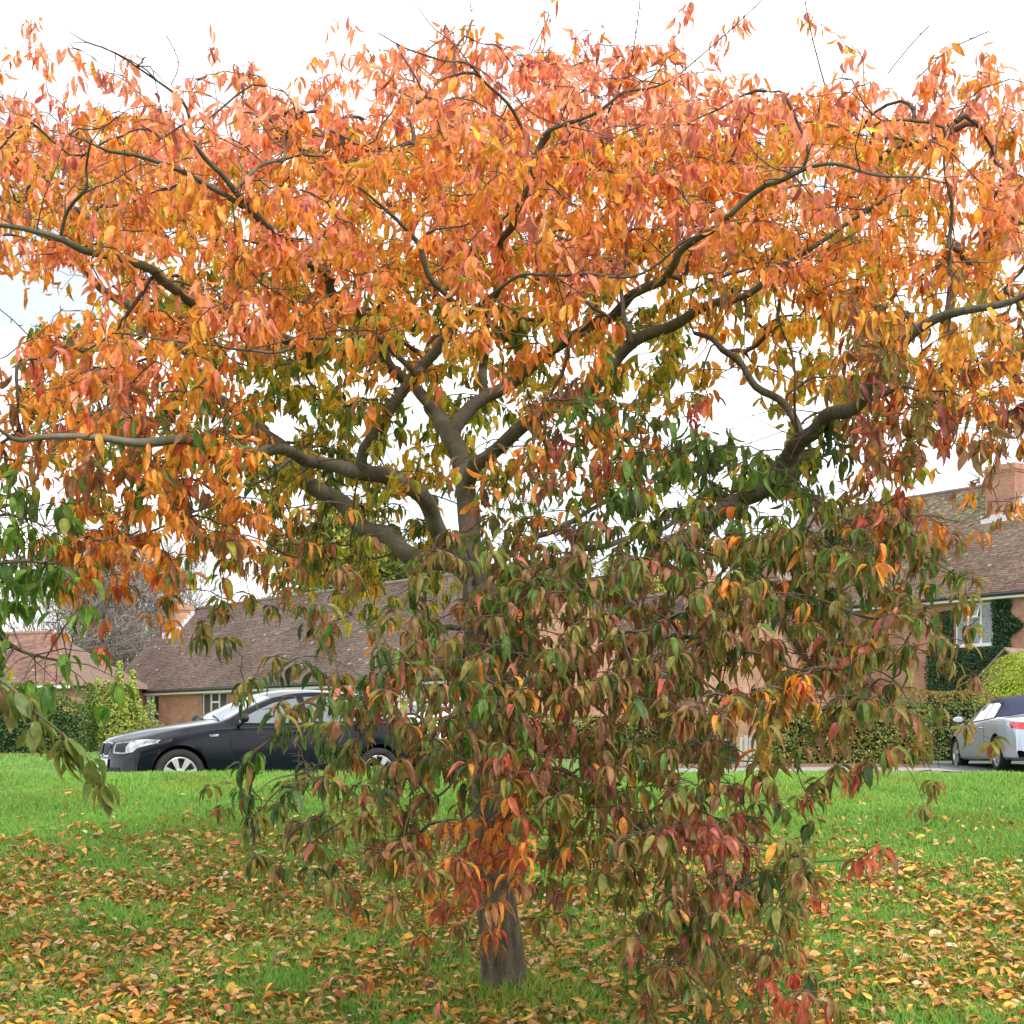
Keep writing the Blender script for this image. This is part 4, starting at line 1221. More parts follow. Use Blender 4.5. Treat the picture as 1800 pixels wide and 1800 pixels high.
# dark hatchback -------------------------------------------------------
M_black = mat('dark_blue_black_paint', (.005, .007, .013), .14, metal=0.0, spec=.22, coat=.12)
hatch = dict(L=4.24, zb=.19, wr=.315, arch=.36, rim=.215, spokes=7, spw=(.018, .042), axles=(1.37, -1.29),
    top=[(2.12, .30), (2.115, .46), (2.10, .56), (2.085, .66), (2.05, .715), (1.98, .765), (1.75, .835), (1.4, .905), (1.0, .965), (.82, .995), (.55, 1.135), (.25, 1.275), (.02, 1.355), (-.2, 1.395), (-.5, 1.415), (-.95, 1.40), (-1.35, 1.345), (-1.62, 1.275), (-1.72, 1.22), (-1.92, 1.03), (-2.02, .95), (-2.08, .84), (-2.11, .6), (-2.12, .32)],
    belt=[(2.12, .60), (2.0, .66), (1.7, .74), (1.2, .82), (.8, .875), (0, .90), (-1, .935), (-1.7, .965), (-2.0, .93), (-2.12, .75)],
    wid=[(2.12, .80), (1.8, .845), (1.4, .87), (1, .872), (0, .868), (-1.2, .875), (-1.8, .84), (-2.12, .80)],
    edge=[(2.12, .60), (1.8, .66), (1.0, .74), (.82, .74), (.5, .685), (.2, .635), (-.1, .60), (-1.0, .585), (-1.6, .57), (-1.75, .58), (-2.0, .66), (-2.12, .68)],
    drop=lut([(2.12, .01), (1.9, .03), (.9, .035), (.6, .045), (.1, .06), (-1, .06), (-1.6, .05), (-2.12, .02)]),
    mirror=(.60, .99, 1.005), mirror_mat=M_dark,
    panels=[
        ('door_gap', 'LR', [(.78, .865), (-.28, .885)], [(.66, .235), (-.28, .235)], .0015, M_seam),
        ('door', 'LR', [(.765, .862), (-.272, .882)], [(.652, .247), (-.272, .247)], .0045, None, (20, 12), (-.10, .83)),
        ('door_gap', 'LR', [(-.272, .885), (-1.22, .93)], [(-.272, .235), (-.92, .235)], .001, M_seam),
        ('door', 'LR', [(-.284, .882), (-1.20, .925)], [(-.284, .247), (-.905, .247)], .004, None, (20, 12), (-1.05, .86)),
        ('side_trim_strip', 'LR', [(1.02, .845), (.4, .875), (-.6, .90), (-1.5, .945)], [(1.0, .838), (.4, .862), (-.6, .884), (-1.5, .93)], .006, M_seam),
        ('window_surround', 'LR', [(.70, .965), (.45, 1.08), (.2, 1.20), (-.05, 1.275), (-.35, 1.315), (-.8, 1.32), (-1.2, 1.28), (-1.52, 1.19)], [(.70, .93), (.2, .925), (-.6, .945), (-1.3, .975), (-1.58, 1.02)], .003, M_seam, (30, 7)),
        ('side_window', 'LR', [(.60, .985), (.35, 1.105), (.1, 1.21), (-.22, 1.275)], [(.60, .95), (.2, .945), (-.22, .955)], .006, M_cglass, (16, 7)),
        ('side_window', 'LR', [(-.31, 1.29), (-.6, 1.297), (-1.0, 1.28), (-1.13, 1.262)], [(-.31, .96), (-.8, .972), (-1.13, .985)], .006, M_cglass, (16, 7)),
        ('quarter_window', 'LR', [(-1.17, 1.255), (-1.35, 1.215), (-1.46, 1.175)], [(-1.17, .99), (-1.4, 1.01), (-1.5, 1.04)], .006, M_cglass, (8, 6)),
        ('windscreen', 'T', [(.80, .70), (.45, .64), (.12, .565)], [(.80, -.70), (.45, -.64), (.12, -.565)], .004, M_screen, (14, 15)),
        ('wiper', 'T', [(.80, .55), (.72, .05)], [(.785, .55), (.70, .05)], .012, M_dark, (8, 2)),
        ('wiper', 'T', [(.80, -.08), (.72, -.55)], [(.785, -.08), (.70, -.55)], .012, M_dark, (8, 2)),
        ('rear_window', 'T', [(-1.66, .52), (-1.92, .56)], [(-1.66, -.52), (-1.92, -.56)], .004, M_cglass, (8, 12)),
        ('headlight', 'Ff', [(.36, .695), (.55, .715), (.70, .745), (.815, .735)], [(.36, .575), (.55, .565), (.72, .59), (.83, .70)], .006, M_lens, (14, 8)),
        ('headlight_reflector', 'Ff', [(.39, .685), (.60, .705)], [(.39, .59), (.60, .585)], .009, M_dark, (8, 6)),
        ('grille_surround', 'Ff', [(.020, .70), (.10, .712), (.27, .70), (.295, .66)], [(.020, .56), (.09, .53), (.22, .53), (.285, .60)], .007, M_chrome, (10, 6)),
        ('grille', 'Ff', [(.034, .686), (.10, .696), (.255, .687), (.278, .655)], [(.034, .57), (.095, .545), (.21, .545), (.268, .605)], .012, M_dark, (10, 6)),
        ('air_intake', 'F', [(-.52, .40), (.52, .40)], [(-.56, .27), (.56, .27)], .006, M_dark, (14, 4)),
        ('number_plate', 'F', [(-.26, .50), (.26, .50)], [(-.26, .39), (.26, .39)], .02, M_plate, (6, 3)),
        ('side_repeater', 'LR', [(1.02, .80), (.90, .812)], [(1.0, .775), (.90, .785)], .005, M_lens, (5, 3)),
        ('tail_light', 'Bb', [(.50, .90), (.72, .89)], [(.50, .76), (.74, .76)], .006, M_redlens, (8, 6)),
        ('tail_light', 'LR', [(-1.88, .90), (-2.02, .89)], [(-1.94, .77), (-2.04, .77)], .006, M_redlens, (6, 6)),
        ('number_plate', 'B', [(-.26, .72), (.26, .72)], [(-.26, .61), (.26, .61)], .015, M_plate, (6, 3)),
    ])
def place_car(root, wheel_px, heading, spec, front=True, z=None):
    """put the near (left) front or rear wheel's hub on photo column/distance"""
    px, d = wheel_px
    hub = Vector(((px - 900) / F * d, d, 0))
    f = Vector((math.sin(heading), math.cos(heading), 0)); l = Vector((-f.y, f.x, 0))
    ax = spec['axles'][0] if front else spec['axles'][1]
    c = hub - f * ax - l * (lut(spec['wid'])(ax) - .03)
    root.location = (c.x, c.y, 0)
    root.rotation_euler = (0, 0, math.atan2(f.y, f.x))
    return c, f
car1 = make_car('parked_car', hatch, M_black)
c, f = place_car(car1, (317, 16.75), R(180 + 90 - 30), hatch)
z0 = .592
car1.location.z = z0
tag(car1, 'glossy black hatchback parked behind the lawn, nose to the left', 'car', 'cars parked along the road')

# silver soft-top coupe --------------------------------------------------
M_silver = mat('silver_paint', (.42, .48, .57), .28, metal=.35, spec=.6, coat=1.0)
cabrio = dict(L=4.64, zb=.20, wr=.318, arch=.365, rim=.235, spokes=5, spw=(.03, .05), axles=(1.42, -1.29),
    top=[(2.32, .32), (2.31, .5), (2.28, .62), (2.2, .70), (2.0, .76), (1.6, .84), (1.2, .90), (1.0, .935), (.6, 1.12), (.25, 1.28), (0, 1.36), (-.3, 1.40), (-.7, 1.40), (-1.05, 1.33), (-1.45, 1.13), (-1.62, 1.03), (-1.8, 1.0), (-2.15, .965), (-2.25, .90), (-2.30, .7), (-2.32, .36)],
    belt=[(2.32, .6), (2.0, .68), (1.5, .77), (1.0, .85), (0, .885), (-1.0, .92), (-1.8, .93), (-2.2, .87), (-2.32, .7)],
    wid=[(2.32, .76), (1.9, .83), (1.4, .865), (0, .86), (-1.3, .868), (-1.9, .84), (-2.32, .76)],
    edge=[(2.32, .58), (1.8, .66), (1.0, .74), (.5, .66), (0, .58), (-.7, .56), (-1.2, .58), (-1.6, .66), (-2.0, .68), (-2.32, .64)],
    drop=lut([(2.32, .01), (1.9, .035), (1.0, .035), (.3, .06), (-1, .07), (-1.5, .05), (-2.32, .02)]),
    mirror=(.72, .98, .985), round_f=.34,
    panels=[
        ('door_gap', 'LR', [(.80, .84), (-.62, .885)], [(.70, .25), (-.62, .25)], .0015, M_seam),
        ('door', 'LR', [(.785, .836), (-.608, .88)], [(.69, .262), (-.608, .262)], .0045, None, (20, 12), (-.45, .80)),
        ('window_surround', 'LR', [(.78, .945), (.5, 1.075), (.2, 1.205), (-.1, 1.275), (-.7, 1.29), (-.98, 1.24)], [(.78, .91), (.2, .925), (-.4, .94), (-1.12, .965)], .003, M_seam, (26, 7)),
        ('side_window', 'LR', [(.68, .97), (.42, 1.09), (.15, 1.195), (-.12, 1.255), (-.40, 1.265)], [(.68, .935), (.15, .945), (-.40, .955)], .006, M_cglass, (16, 7)),
        ('quarter_window', 'LR', [(-.44, 1.265), (-.7, 1.265), (-.9, 1.22)], [(-.44, .957), (-.8, .97), (-1.0, .98)], .006, M_cglass, (10, 6)),
        ('windscreen', 'T', [(.98, .70), (.5, .62), (.12, .54)], [(.98, -.70), (.5, -.62), (.12, -.54)], .004, M_screen, (14, 15)),
        ('soft_top', 'T', [(.09, .575), (-.6, .565), (-1.1, .58), (-1.58, .68)], [(.09, -.575), (-.6, -.565), (-1.1, -.58), (-1.58, -.68)], .012, M_hood, (24, 15)),
        ('soft_top_side', 'LR', [(-.10, 1.345), (-.6, 1.36), (-1.0, 1.31), (-1.35, 1.16)], [(-.10, 1.285), (-.72, 1.295), (-1.02, 1.225), (-1.16, .98)], .012, M_hood, (18, 6)),
        ('soft_top_side', 'LR', [(-1.02, 1.30), (-1.3, 1.18), (-1.58, 1.02)], [(-1.06, .99), (-1.3, .985), (-1.60, .985)], .012, M_hood, (12, 8)),
        ('tail_light', 'LR', [(-1.95, .885), (-2.24, .85)], [(-2.02, .76), (-2.26, .74)], .006, M_redlens, (8, 6)),
        ('tail_light', 'Bb', [(.46, .86), (.74, .85)], [(.46, .73), (.76, .74)], .006, M_redlens, (8, 6)),
        ('number_plate', 'B', [(-.26, .70), (.26, .70)], [(-.26, .59), (.26, .59)], .015, M_plate, (6, 3)),
        ('headlight', 'Ff', [(.42, .66), (.74, .70)], [(.42, .54), (.76, .56)], .006, M_lens, (10, 7)),
        ('grille', 'F', [(-.30, .66), (.30, .66)], [(-.26, .52), (.26, .52)], .006, M_dark, (12, 5)),
        ('side_strip', 'LR', [(1.0, .50), (0, .515), (-.9, .525)], [(1.0, .475), (0, .49), (-.9, .50)], .009, None, (20, 3)),
        ('sill_strip', 'LR', [(1.0, .275), (0, .285), (-.88, .295)], [(1.0, .215), (0, .22), (-.88, .23)], .012, None, (20, 3)),
    ])
car2 = make_car('parked_car', cabrio, M_silver)
c, f = place_car(car2, (1752, 25.0), R(2.8), cabrio, front=False)
car2.location.z = .69
car2.rotation_euler = (0, R(1.2), car2.rotation_euler.z)
tag(car2, 'silver convertible with dark blue canvas roof parked before the hedge', 'car', 'cars parked along the road')

# white car half hidden behind the tree ----------------------------------
M_whitecar = mat('white_car_paint', (.75, .76, .77), .25, spec=.6, coat=1.0)
small = dict(hatch); small['axles'] = (1.33, -1.25)
small['spokes'] = 5
car3 = make_car('parked_car', small, M_whitecar)
car3.location = (-1.75, 37.5, 0.56)
car3.rotation_euler = (0, 0, R(72))
car3.location.z = float(gz(-2.1, 36.5)) + .005
tag(car3, 'white car with red tail lights, half hidden behind the cherry tree', 'car', 'cars parked along the road')
# ------------------------------------------------------------------ houses
def tile_mesh(name, x0, x1, eave, ridge, base, gauge=.10, tw=.165, moss=None, th=.018, hip=0.0):
    """plain tiles laid course by course on a slope; eave/ridge = (y, z)"""
    e = np.array(eave); r = np.array(ridge); sl = np.linalg.norm(r - e); u = (r - e) / sl; nn = np.array([-u[1], u[0]])
    nc = int(sl / gauge); VV, CC = [], []
    nt = int((x1 - x0) / tw) + 1
    k, i = np.meshgrid(np.arange(nc), np.arange(nt), indexing='ij'); k = k.ravel(); i = i.ravel()
    xa = x0 + i * tw + (k % 2) * tw * .5 - tw * .25
    xb = xa + tw * .97
    lim = x1 - hip * k * gauge / sl
    xa = np.clip(xa, x0, lim); xb = np.clip(xb, x0, lim)
    s = xb - xa > .02; k, xa, xb = k[s], xa[s], xb[s]; n = len(k)
    jit = rng.normal(0, .006, n); lift = th + np.abs(rng.normal(0, .005, n))
    s0 = k * gauge + jit; s1 = s0 + gauge * 1.25
    def pt(x, s_, h): 
        yz = e[None] + u[None] * s_[:, None] + nn[None] * h[:, None]
        return np.stack([x, yz[:, 0], yz[:, 1]], 1)
    V = np.stack([pt(xa, s0, lift * 0), pt(xb, s0, lift * 0), pt(xb, s0, lift + .004), pt(xa, s0, lift + .004), pt(xb, s1, np.full(n, .004)), pt(xa, s1, np.full(n, .004))], 1).reshape(-1, 3)
    b = np.arange(n) * 6
    f = np.concatenate([np.stack([b, b + 1, b + 2, b + 3], 1), np.stack([b + 3, b + 2, b + 4, b + 5], 1)])
    xm = (xa + xb) / 2
    c = np.array(base)[None] * rng.uniform(.72, 1.25, n)[:, None]
    hue = rng.random(n) < .25
    c[hue] *= np.array([1.15, .92, .85])
    c *= (1 + .10 * np.sin(xm * .9 + k * .13) + .08 * np.sin(xm * 2.3 - k * .21))[:, None]
    li = rng.random(n) < .004
    c[li] = np.array([.42, .39, .34])
    if moss is not None:
        mv = moss(xm, k * gauge); ms = rng.random(n) < mv
        c[ms] = np.array([.30, .275, .16]) * rng.uniform(.6, 1.3, ms.sum())[:, None]
        m2 = rng.random(n) < mv * .5
        c[m2] = np.array([.17, .17, .06]) * rng.uniform(.7, 1.3, m2.sum())[:, None]
    me = mesh_np(name, V, f, 4); set_col(me, np.repeat(c, 6, 0))
    return me

def house(name, label, org, ang, Ln, dep, wh, rise, openings, brick, tilecol, chimneys, moss=None, over=.28):
    root = empty(name, org, ang)
    tag(root, label, 'house')
    # walls with real openings
    mb = MB()
    xs_ = sorted(set([0, Ln] + [v for o in openings for v in o[:2]])); zs_ = sorted(set([-.6, wh] + [v for o in openings for v in o[2:4]]))
    for x0, x1 in zip(xs_[:-1], xs_[1:]):
        for z0, z1 in zip(zs_[:-1], zs_[1:]):
            cx, cz = (x0 + x1) / 2, (z0 + z1) / 2
            if any(o[0] < cx < o[1] and o[2] < cz < o[3] for o in openings): continue
            mb.quad((x0, 0, z0), (x1, 0, z0), (x1, 0, z1), (x0, 0, z1))
    for o in openings:
        x0, x1, z0, z1 = o[:4]; dd = .22
        for a, b in (((x0, z0), (x1, z0)), ((x1, z0), (x1, z1)), ((x1, z1), (x0, z1)), ((x0, z1), (x0, z0))):
            mb.quad((a[0], 0, a[1]), (b[0], 0, b[1]), (b[0], dd, b[1]), (a[0], dd, a[1]))
        mb.quad((x0, dd, z0), (x1, dd, z0), (x1, dd, z1), (x0, dd, z1))
    for x in (0, Ln):
        mb.quad((x, 0, -.6), (x, dep, -.6), (x, dep, wh), (x, 0, wh))
        mb.quad((x, 0, wh), (x, dep, wh), (x, dep / 2, wh + rise))
    mb.quad((0, dep, -.6), (Ln, dep, -.6), (Ln, dep, wh), (0, dep, wh))
    mb.build('wall', brick, root)
    # windows and doors
    for o in openings:
        x0, x1, z0, z1, kind = o[:5]
        fy = .055; t = .055
        if kind == 'door':
            mb = MB(); mb.box((x0 + .01, fy, z0), (x1 - .01, fy + .05, z1 - .01)); mb.build('door', M_white, root); continue
        mb = MB()
        lights = o[5] if len(o) > 5 else 2
        e = .004
        mb.box((x0 + e, fy, z0 + e), (x1 - e, fy + .06, z0 + t)); mb.box((x0 + e, fy, z1 - t), (x1 - e, fy + .06, z1 - e))
        mb.box((x0 + e, fy + .001, z0 + t), (x0 + t, fy + .059, z1 - t)); mb.box((x1 - t, fy + .001, z0 + t), (x1 - e, fy + .059, z1 - t))
        w_ = (x1 - x0) / lights
        for k in range(1, lights):
            mb.box((x0 + k * w_ - .04, fy - .004, z0 + t), (x0 + k * w_ + .04, fy + .062, z1 - t))
        zt = z0 + (z1 - z0) * .66
        opened = o[6] if len(o) > 6 else []
        for k in opened:
            mb.box((x0 + k * w_ + .04, fy - .006, zt - .035), (x0 + (k + 1) * w_ - .04, fy + .05, zt + .035))
        fr = mb.build('window', M_whiteupvc, root)
        for k in range(lights):
            a, b = x0 + k * w_ + .05, x0 + (k + 1) * w_ - .05
            rows = [(z0 + t, zt - .035), (zt + .035, z1 - t)] if k in opened else [(z0 + t, z1 - t)]
            for ri, (p, q) in enumerate(rows):
                mp_ = MB()
                gm = o[7] if len(o) > 7 else M_glass
                if ri == 1 and len(o) > 8:      # vent light standing open
                    tl = .16
                    mp_.box((a, fy - tl, p - .02), (b, fy - tl + .02, q)) if False else None
                    mp_.quad((a, fy - tl, p), (b, fy - tl, p), (b, fy - .01, q), (a, fy - .01, q))
                    mf = MB()
                    for s0, s1 in (((a - .03), a + .02), ((b - .02), b + .03)):
                        mf.quad((s0, fy - tl - .012, p), (s1, fy - tl - .012, p), (s1, fy - .022, q), (s0, fy - .022, q))
                    mf.box((a - .03, fy - tl - .02, p - .03), (b + .03, fy - tl + .03, p + .03))
                    mf.build('vent_frame', M_whiteupvc, fr)
                else:
                    mp_.box((a - .01, fy + .03, p - .01), (b + .01, fy + .036, q + .01))
                mp_.build('pane', gm, fr)
        mb = MB(); mb.box((x0 - .06, -.06, z0 - .07), (x1 + .06, fy, z0 - .002)); mb.build('sill', M_white, fr)
    # roof
    ov = .30
    sl = rise / (dep / 2)
    ez = wh - ov * sl * .6
    ye = -ov
    th = .07
    mb = MB()
    ry, rz = dep / 2, wh + rise
    for a, b in (((ye, wh - ov * sl), (ry, rz)), ((dep + ov, wh - ov * sl), (ry, rz))):
        mb.quad((-over, a[0], a[1] + .10), (Ln + over, a[0], a[1] + .10), (Ln + over, b[0], b[1] + .10), (-over, b[0], b[1] + .10))
        mb.quad((-over, a[0], a[1] + .04), (Ln + over, a[0], a[1] + .04), (Ln + over, b[0], b[1] + .04), (-over, b[0], b[1] + .04))
    for x in (-over, Ln + over):
        mb.quad((x, ye, wh - ov * sl + .04), (x, ye, wh - ov * sl + .10), (x, ry, rz + .10), (x, ry, rz + .04))
        mb.quad((x, dep + ov, wh - ov * sl + .04), (x, dep + ov, wh - ov * sl + .10), (x, ry, rz + .10), (x, ry, rz + .04))
    roof = mb.build('roof', mat('roof_underlay', (.10, .07, .055), .9), root)
    o = link('roof_tiles', tile_mesh('roof_tiles', -over, Ln + over, (ye - .02, wh - ov * sl + .105), (ry, rz + .105), tilecol, moss=moss), M_tile, roof)
    tag(o, kind='stuff')
    mb = MB(); mb.tube([(-over, ry, rz + .10), (Ln + over, ry, rz + .10)], .10, 10); mb.build('ridge_tiles', mat('ridge_clay', tuple(np.array(tilecol) * .9), .9, noise=(7, .3)), roof, True)
    mb = MB(); mb.box((-over, ye - .03, wh - ov * sl - .12), (Ln + over, ye - .005, wh - ov * sl + .06)); mb.build('fascia', M_white, root)
    mb = MB(); mb.box((-over, ye, wh - ov * sl - .12), (Ln + over, -.002, wh - ov * sl - .10)); mb.build('soffit', M_white, root)
    mb = MB(); mb.tube([(-over, ye - .09, wh - ov * sl + .03), (Ln + over, ye - .09, wh - ov * sl + .03)], .062, 10); mb.build('gutter', M_gutter, root, True)
    # chimneys
    for (cx, cy, wx, wy, ztop, npots) in chimneys:
        zlo = wh + rise * min(cy, dep - cy) / (dep / 2) - .9
        ch = empty('chimney', (cx, cy, 0), 0, root)
        mb = MB()
        mb.box((-wx / 2, -wy / 2, zlo), (wx / 2, wy / 2, ztop - .32))
        mb.box((-wx / 2 - .03, -wy / 2 - .03, ztop - .32), (wx / 2 + .03, wy / 2 + .03, ztop - .24))
        mb.box((-wx / 2 - .06, -wy / 2 - .06, ztop - .24), (wx / 2 + .06, wy / 2 + .06, ztop - .12))
        mb.box((-wx / 2 - .02, -wy / 2 - .02, ztop - .12), (wx / 2 + .02, wy / 2 + .02, ztop))
        mb.build('stack', brick, ch)
        mb = MB()
        for k in range(npots):
            mb2 = MB(); xx = (k - (npots - 1) / 2) * .36
            mb2.lathe([(.12, ztop), (.11, ztop + .22), (.13, ztop + .23), (.13, ztop + .27), (.09, ztop + .27), (.09, ztop + .02)], 14, 'z', (xx, 0, 0))
            mb2.build('pot', M_terra, ch, True)
        # lead flashing: apron in front and stepped up the sides
        mb = MB(); zs = lambda y: wh + rise * (cy + y) / (dep / 2) + .105
        y0 = -wy / 2
        mb.box((-wx / 2 - .10, y0 - .18, zs(y0 - .18) + .01), (wx / 2 + .10, y0 - .004, zs(y0) + .14))
        nst = max(3, int(wy / .16))
        for sx in (-1, 1):
            for k in range(nst):
                ya, yb = y0 + k * wy / nst, y0 + (k + 1) * wy / nst
                xo = sx * (wx / 2 + .012)
                if cy + yb > dep / 2: break
                mb.box((min(xo, xo - sx * .02), ya, zs(ya) - .05), (max(xo, xo + sx * .10), yb, zs(yb) + .16))
        mb.build('flashing', M_lead, ch)
    return root

U1 = (0.669, -0.743)
A1 = math.atan2(U1[1], U1[0])
TILE1 = (.185, .14, .12)
GZ1 = .92
# long brick bungalow: left gable corner at photo (197, 1220)
wh1 = 3.22 - GZ1 + .30 * 1.08 * .9
def wx1(px):
    """distance along the bungalow's front whose picture column is px"""
    x0, y0 = -19.2, 65.7; k = (px - 900) / F
    return (k * y0 - x0) / (U1[0] - k * U1[1])
ops = []
for a, b, li in ((246, 279, 2), (355, 398, 3), (453, 502, 3), (600, 641, 3), (793, 822, 2)):
    ops.append((wx1(a), wx1(b), wh1 - 1.62, wh1 - .42, 'win', li, [1] if li == 3 else [0]))
ops.append((wx1(690), wx1(715), 0.0, wh1 - .45, 'door'))
house('bungalow', 'long orange-brick bungalow with brown tiled roof behind the black car', (-19.2, 65.7, GZ1), A1, 27.5, 7.0, wh1, 3.78, ops, M_brick, TILE1, [(1.5, 2.75, .95, .95, 6.62, 2)])
# drain pipe
for px in (777,):
    mb = MB(); xl = wx1(px); p = Vector((-19.2 + U1[0] * xl, 65.7 + U1[1] * xl, 0)) + Vector((-.743, -.669, 0)) * .06
    mb.tube([(p.x, p.y, GZ1), (p.x, p.y, GZ1 + wh1 - .3)], .04, 8)
    tag(mb.build('drainpipe', M_gutter, None, True), 'black drainpipe on the bungalow wall', 'drainpipe')

house('bungalow', 'brick bungalow half hidden behind the trunk and lower branches', (-1.2, 58.0, .92), A1, 12.0, 6.6, 2.75, 3.1,
      [(2.0, 3.6, 1.0, 2.2, 'win', 3, [1]), (5.2, 6.1, 0.0, 2.1, 'door'), (7.6, 9.4, 1.0, 2.2, 'win', 3, [1])], M_brick, TILE1, [(9.6, 2.7, .9, .8, 6.7, 2)])

# two-storey house on the right
U2 = (0.62, -0.785)
A2 = math.atan2(U2[1], U2[0])
GZ2 = .85
X20, Y20 = 15.75 - .62 * 9.0, 52.3 + .785 * 9.0
wh2 = 6.35 - GZ2 + .34
def wx2(px):
    k = (px - 900) / F
    return (k * Y20 - X20) / (U2[0] - k * U2[1])
TILE2 = (.215, .16, .13)
zw0 = ZC + (1285 - 1136) / F * 51.3 - GZ2
zw1 = ZC + (1285 - 1064) / F * 51.3 - GZ2
ops = [(wx2(1679), wx2(1745), zw0, zw1, 'win', 3, [1], M_net, True),
       (wx2(1352), wx2(1392), 1.9, 3.0, 'win', 2, [0], M_glass),
       (wx2(1450), wx2(1490), zw0, zw1, 'win', 2, [0], M_net),
       (wx2(1480), wx2(1540), 1.0, 2.2, 'win', 3, [1], M_glass)]
h2 = house('brick_house', 'two-storey red-brick house with mossy tiled roof and climbing ivy', (X20, Y20, GZ2), A2, 19.0, 8.0, wh2, 4.45, ops, M_brick2, TILE2,
      [(wx2(1690), 3.05, 1.25, 1.0, 10.85, 0)], moss=lambda x, s: np.clip(.55 * np.exp(-((x - 9.9) / 2.6) ** 2) * np.exp(-((s - 5.2) / 1.3) ** 2) + .025, 0, .8))
# brick wing with a gable in front of its far end
def wing():
    root = empty('wing', (0.2, -2.0, 0), 0, h2)
    w_, d_, hh, rs = 4.6, 2.0, wh2 - .3, 2.55
    mb = MB()
    mb.quad((0, 0, -.6), (w_, 0, -.6), (w_, 0, hh), (w_ / 2, 0, hh + rs), (0, 0, hh))
    mb.quad((0, 0, -.6), (0, d_, -.6), (0, d_, hh), (0, 0, hh)); mb.quad((w_, 0, -.6), (w_, d_, -.6), (w_, d_, hh), (w_, 0, hh))
    mb.build('wall', M_brick2, root)
    for s in (0, 1):
        xe = -.3 if s == 0 else w_ + .3
        mb = MB()
        ze = hh - .3 * rs / (w_ / 2)
        a = [(xe, -.25, ze + .05), (xe, d_ + 3, ze + .05), (w_ / 2, d_ + 3, hh + rs + .05), (w_ / 2, -.25, hh + rs + .05)]
        mb.quad(*a); mb.quad(*[(x, y, z + .09) for x, y, z in a]); mb.quad(a[0], a[3], (a[3][0], a[3][1], a[3][2] + .09), (a[0][0], a[0][1], a[0][2] + .09))
        mb.build('roof', mat('wing_roof', TILE2, .9, noise=(9, .35), bump=(30, .5)), root)
wing()
# tiled porch
def porch():
    root = empty('porch', (wx2(1772), -1.9, 0), 0, h2)
    w_, hh, rs = 2.4, 2.25, 1.1
    mb = MB()
    mb.box((0, 0, -.3), (.25, 1.88, hh)); mb.box((w_ - .25, 0, -.3), (w_, 1.88, hh)); mb.quad((0, .05, hh), (w_, .05, hh), (w_ / 2, .05, hh + rs))
    mb.build('wall', M_brick2, root)
    mb = MB()
    for xe in (-.25, w_ + .25):
        a = [(xe, -.25, hh - .2), (xe, 1.88, hh - .2), (w_ / 2, 1.88, hh + rs + .05), (w_ / 2, -.25, hh + rs + .05)]
        mb.quad(*a); mb.quad(*[(x, y, z + .09) for x, y, z in a]); mb.quad(a[0], a[3], (a[3][0], a[3][1], a[3][2] + .09), (a[0][0], a[0][1], a[0][2] + .09))
    mb.build('roof', mat('porch_tiles', (.24, .17, .13), .9, noise=(9, .35), bump=(30, .5)), root)
porch()

# roof of the neighbour far left: hipped at its right end
def hipped():
    a = R(-18); L_, dp, hh, rs = 14.0, 6.4, 2.45, 2.35
    u = Vector((math.cos(a), math.sin(a), 0))
    c = P(124, 1207, 57)
    o = c - u * L_
    g0 = 1.0
    root = empty('house', (o.x, o.y, g0), a); tag(root, 'low house with hipped brown tile roof behind the dark hedge', 'house')
    mb = MB(); mb.box((.3, .3, -.4), (L_ - .3, dp - .3, hh)); mb.build('wall', M_brick, root)
    inset = dp / 2
    mb = MB()
    A, B, C_, D_ = (0, 0, hh - .1), (L_, 0, hh - .1), (L_, dp, hh - .1), (0, dp, hh - .1)
    E, F_ = (0, dp / 2, hh + rs), (L_ - inset, dp / 2, hh + rs)
    mb.quad(A, B, F_, E); mb.quad(B, C_, F_); mb.quad(C_, D_, E, F_); mb.quad(D_, A, E)
    rf = mb.build('roof', mat('hip_underlay', (.20, .13, .10), .9, noise=(8, .3), bump=(20, .5)), root)
    tl = link('roof_tiles', tile_mesh('roof_tiles', 0, L_, (-.02, hh - .09), (dp / 2, hh + rs + .01), (.25, .155, .125), hip=inset), M_tile, rf); tl['kind'] = 'stuff'
    n = 34                                   # bonnet tiles up the hip
    for k in range(n):
        t = (k + .5) / n; p = Vector(B).lerp(Vector(F_), t)
        d_ = (Vector(F_) - Vector(B)).normalized()
        mb = MB(); mb.tube([p - d_ * .10 + Vector((0, 0, .03)), p + d_ * .05 + Vector((0, 0, .06))], [.11, .07], 8); mb.build('hip_tile', mat('hip_clay', (.27, .16, .125), .9, noise=(9, .3)), rf, True)
    mb = MB(); mb.tube([Vector(E) + Vector((0, 0, .05)), Vector(F_) + Vector((0, 0, .05))], .10, 8); mb.build('ridge_tiles', MATS['hip_clay'], rf, True)
    mb = MB(); mb.box((0, -.1, hh - .22), (L_, -.03, hh - .1)); mb.build('fascia', M_white, root)
hipped()

# TV aerial beside the chimney
mb = MB()
b = P(1721, 905, 53.0); t_ = P(1721, 752, 53.0)
mb.tube([b, t_], .022, 6)
for k, (dz, hw) in enumerate(((.0, .30), (-.12, .26), (-.02, .22))):
    c_ = t_ + Vector((-.28 + .26 * k, 0, -.08 + dz))
    mb.tube([c_ + Vector((-.05, -hw, .0)), c_ + Vector((.05, hw, .06))], .012, 5)
mb.tube([t_ + Vector((-.52, 0, -.22)), t_ + Vector((.35, 0, .12))], .016, 5)
for k in range(4): mb.tube([b + Vector((-.16, 0, .05 + k * .16)), b + Vector((.22, .05, .05 + k * .16))], .014, 5)
tag(mb.build('television_aerial', M_metal, None, True), 'thin grey television aerial on a mast beside the right chimney', 'aerial')

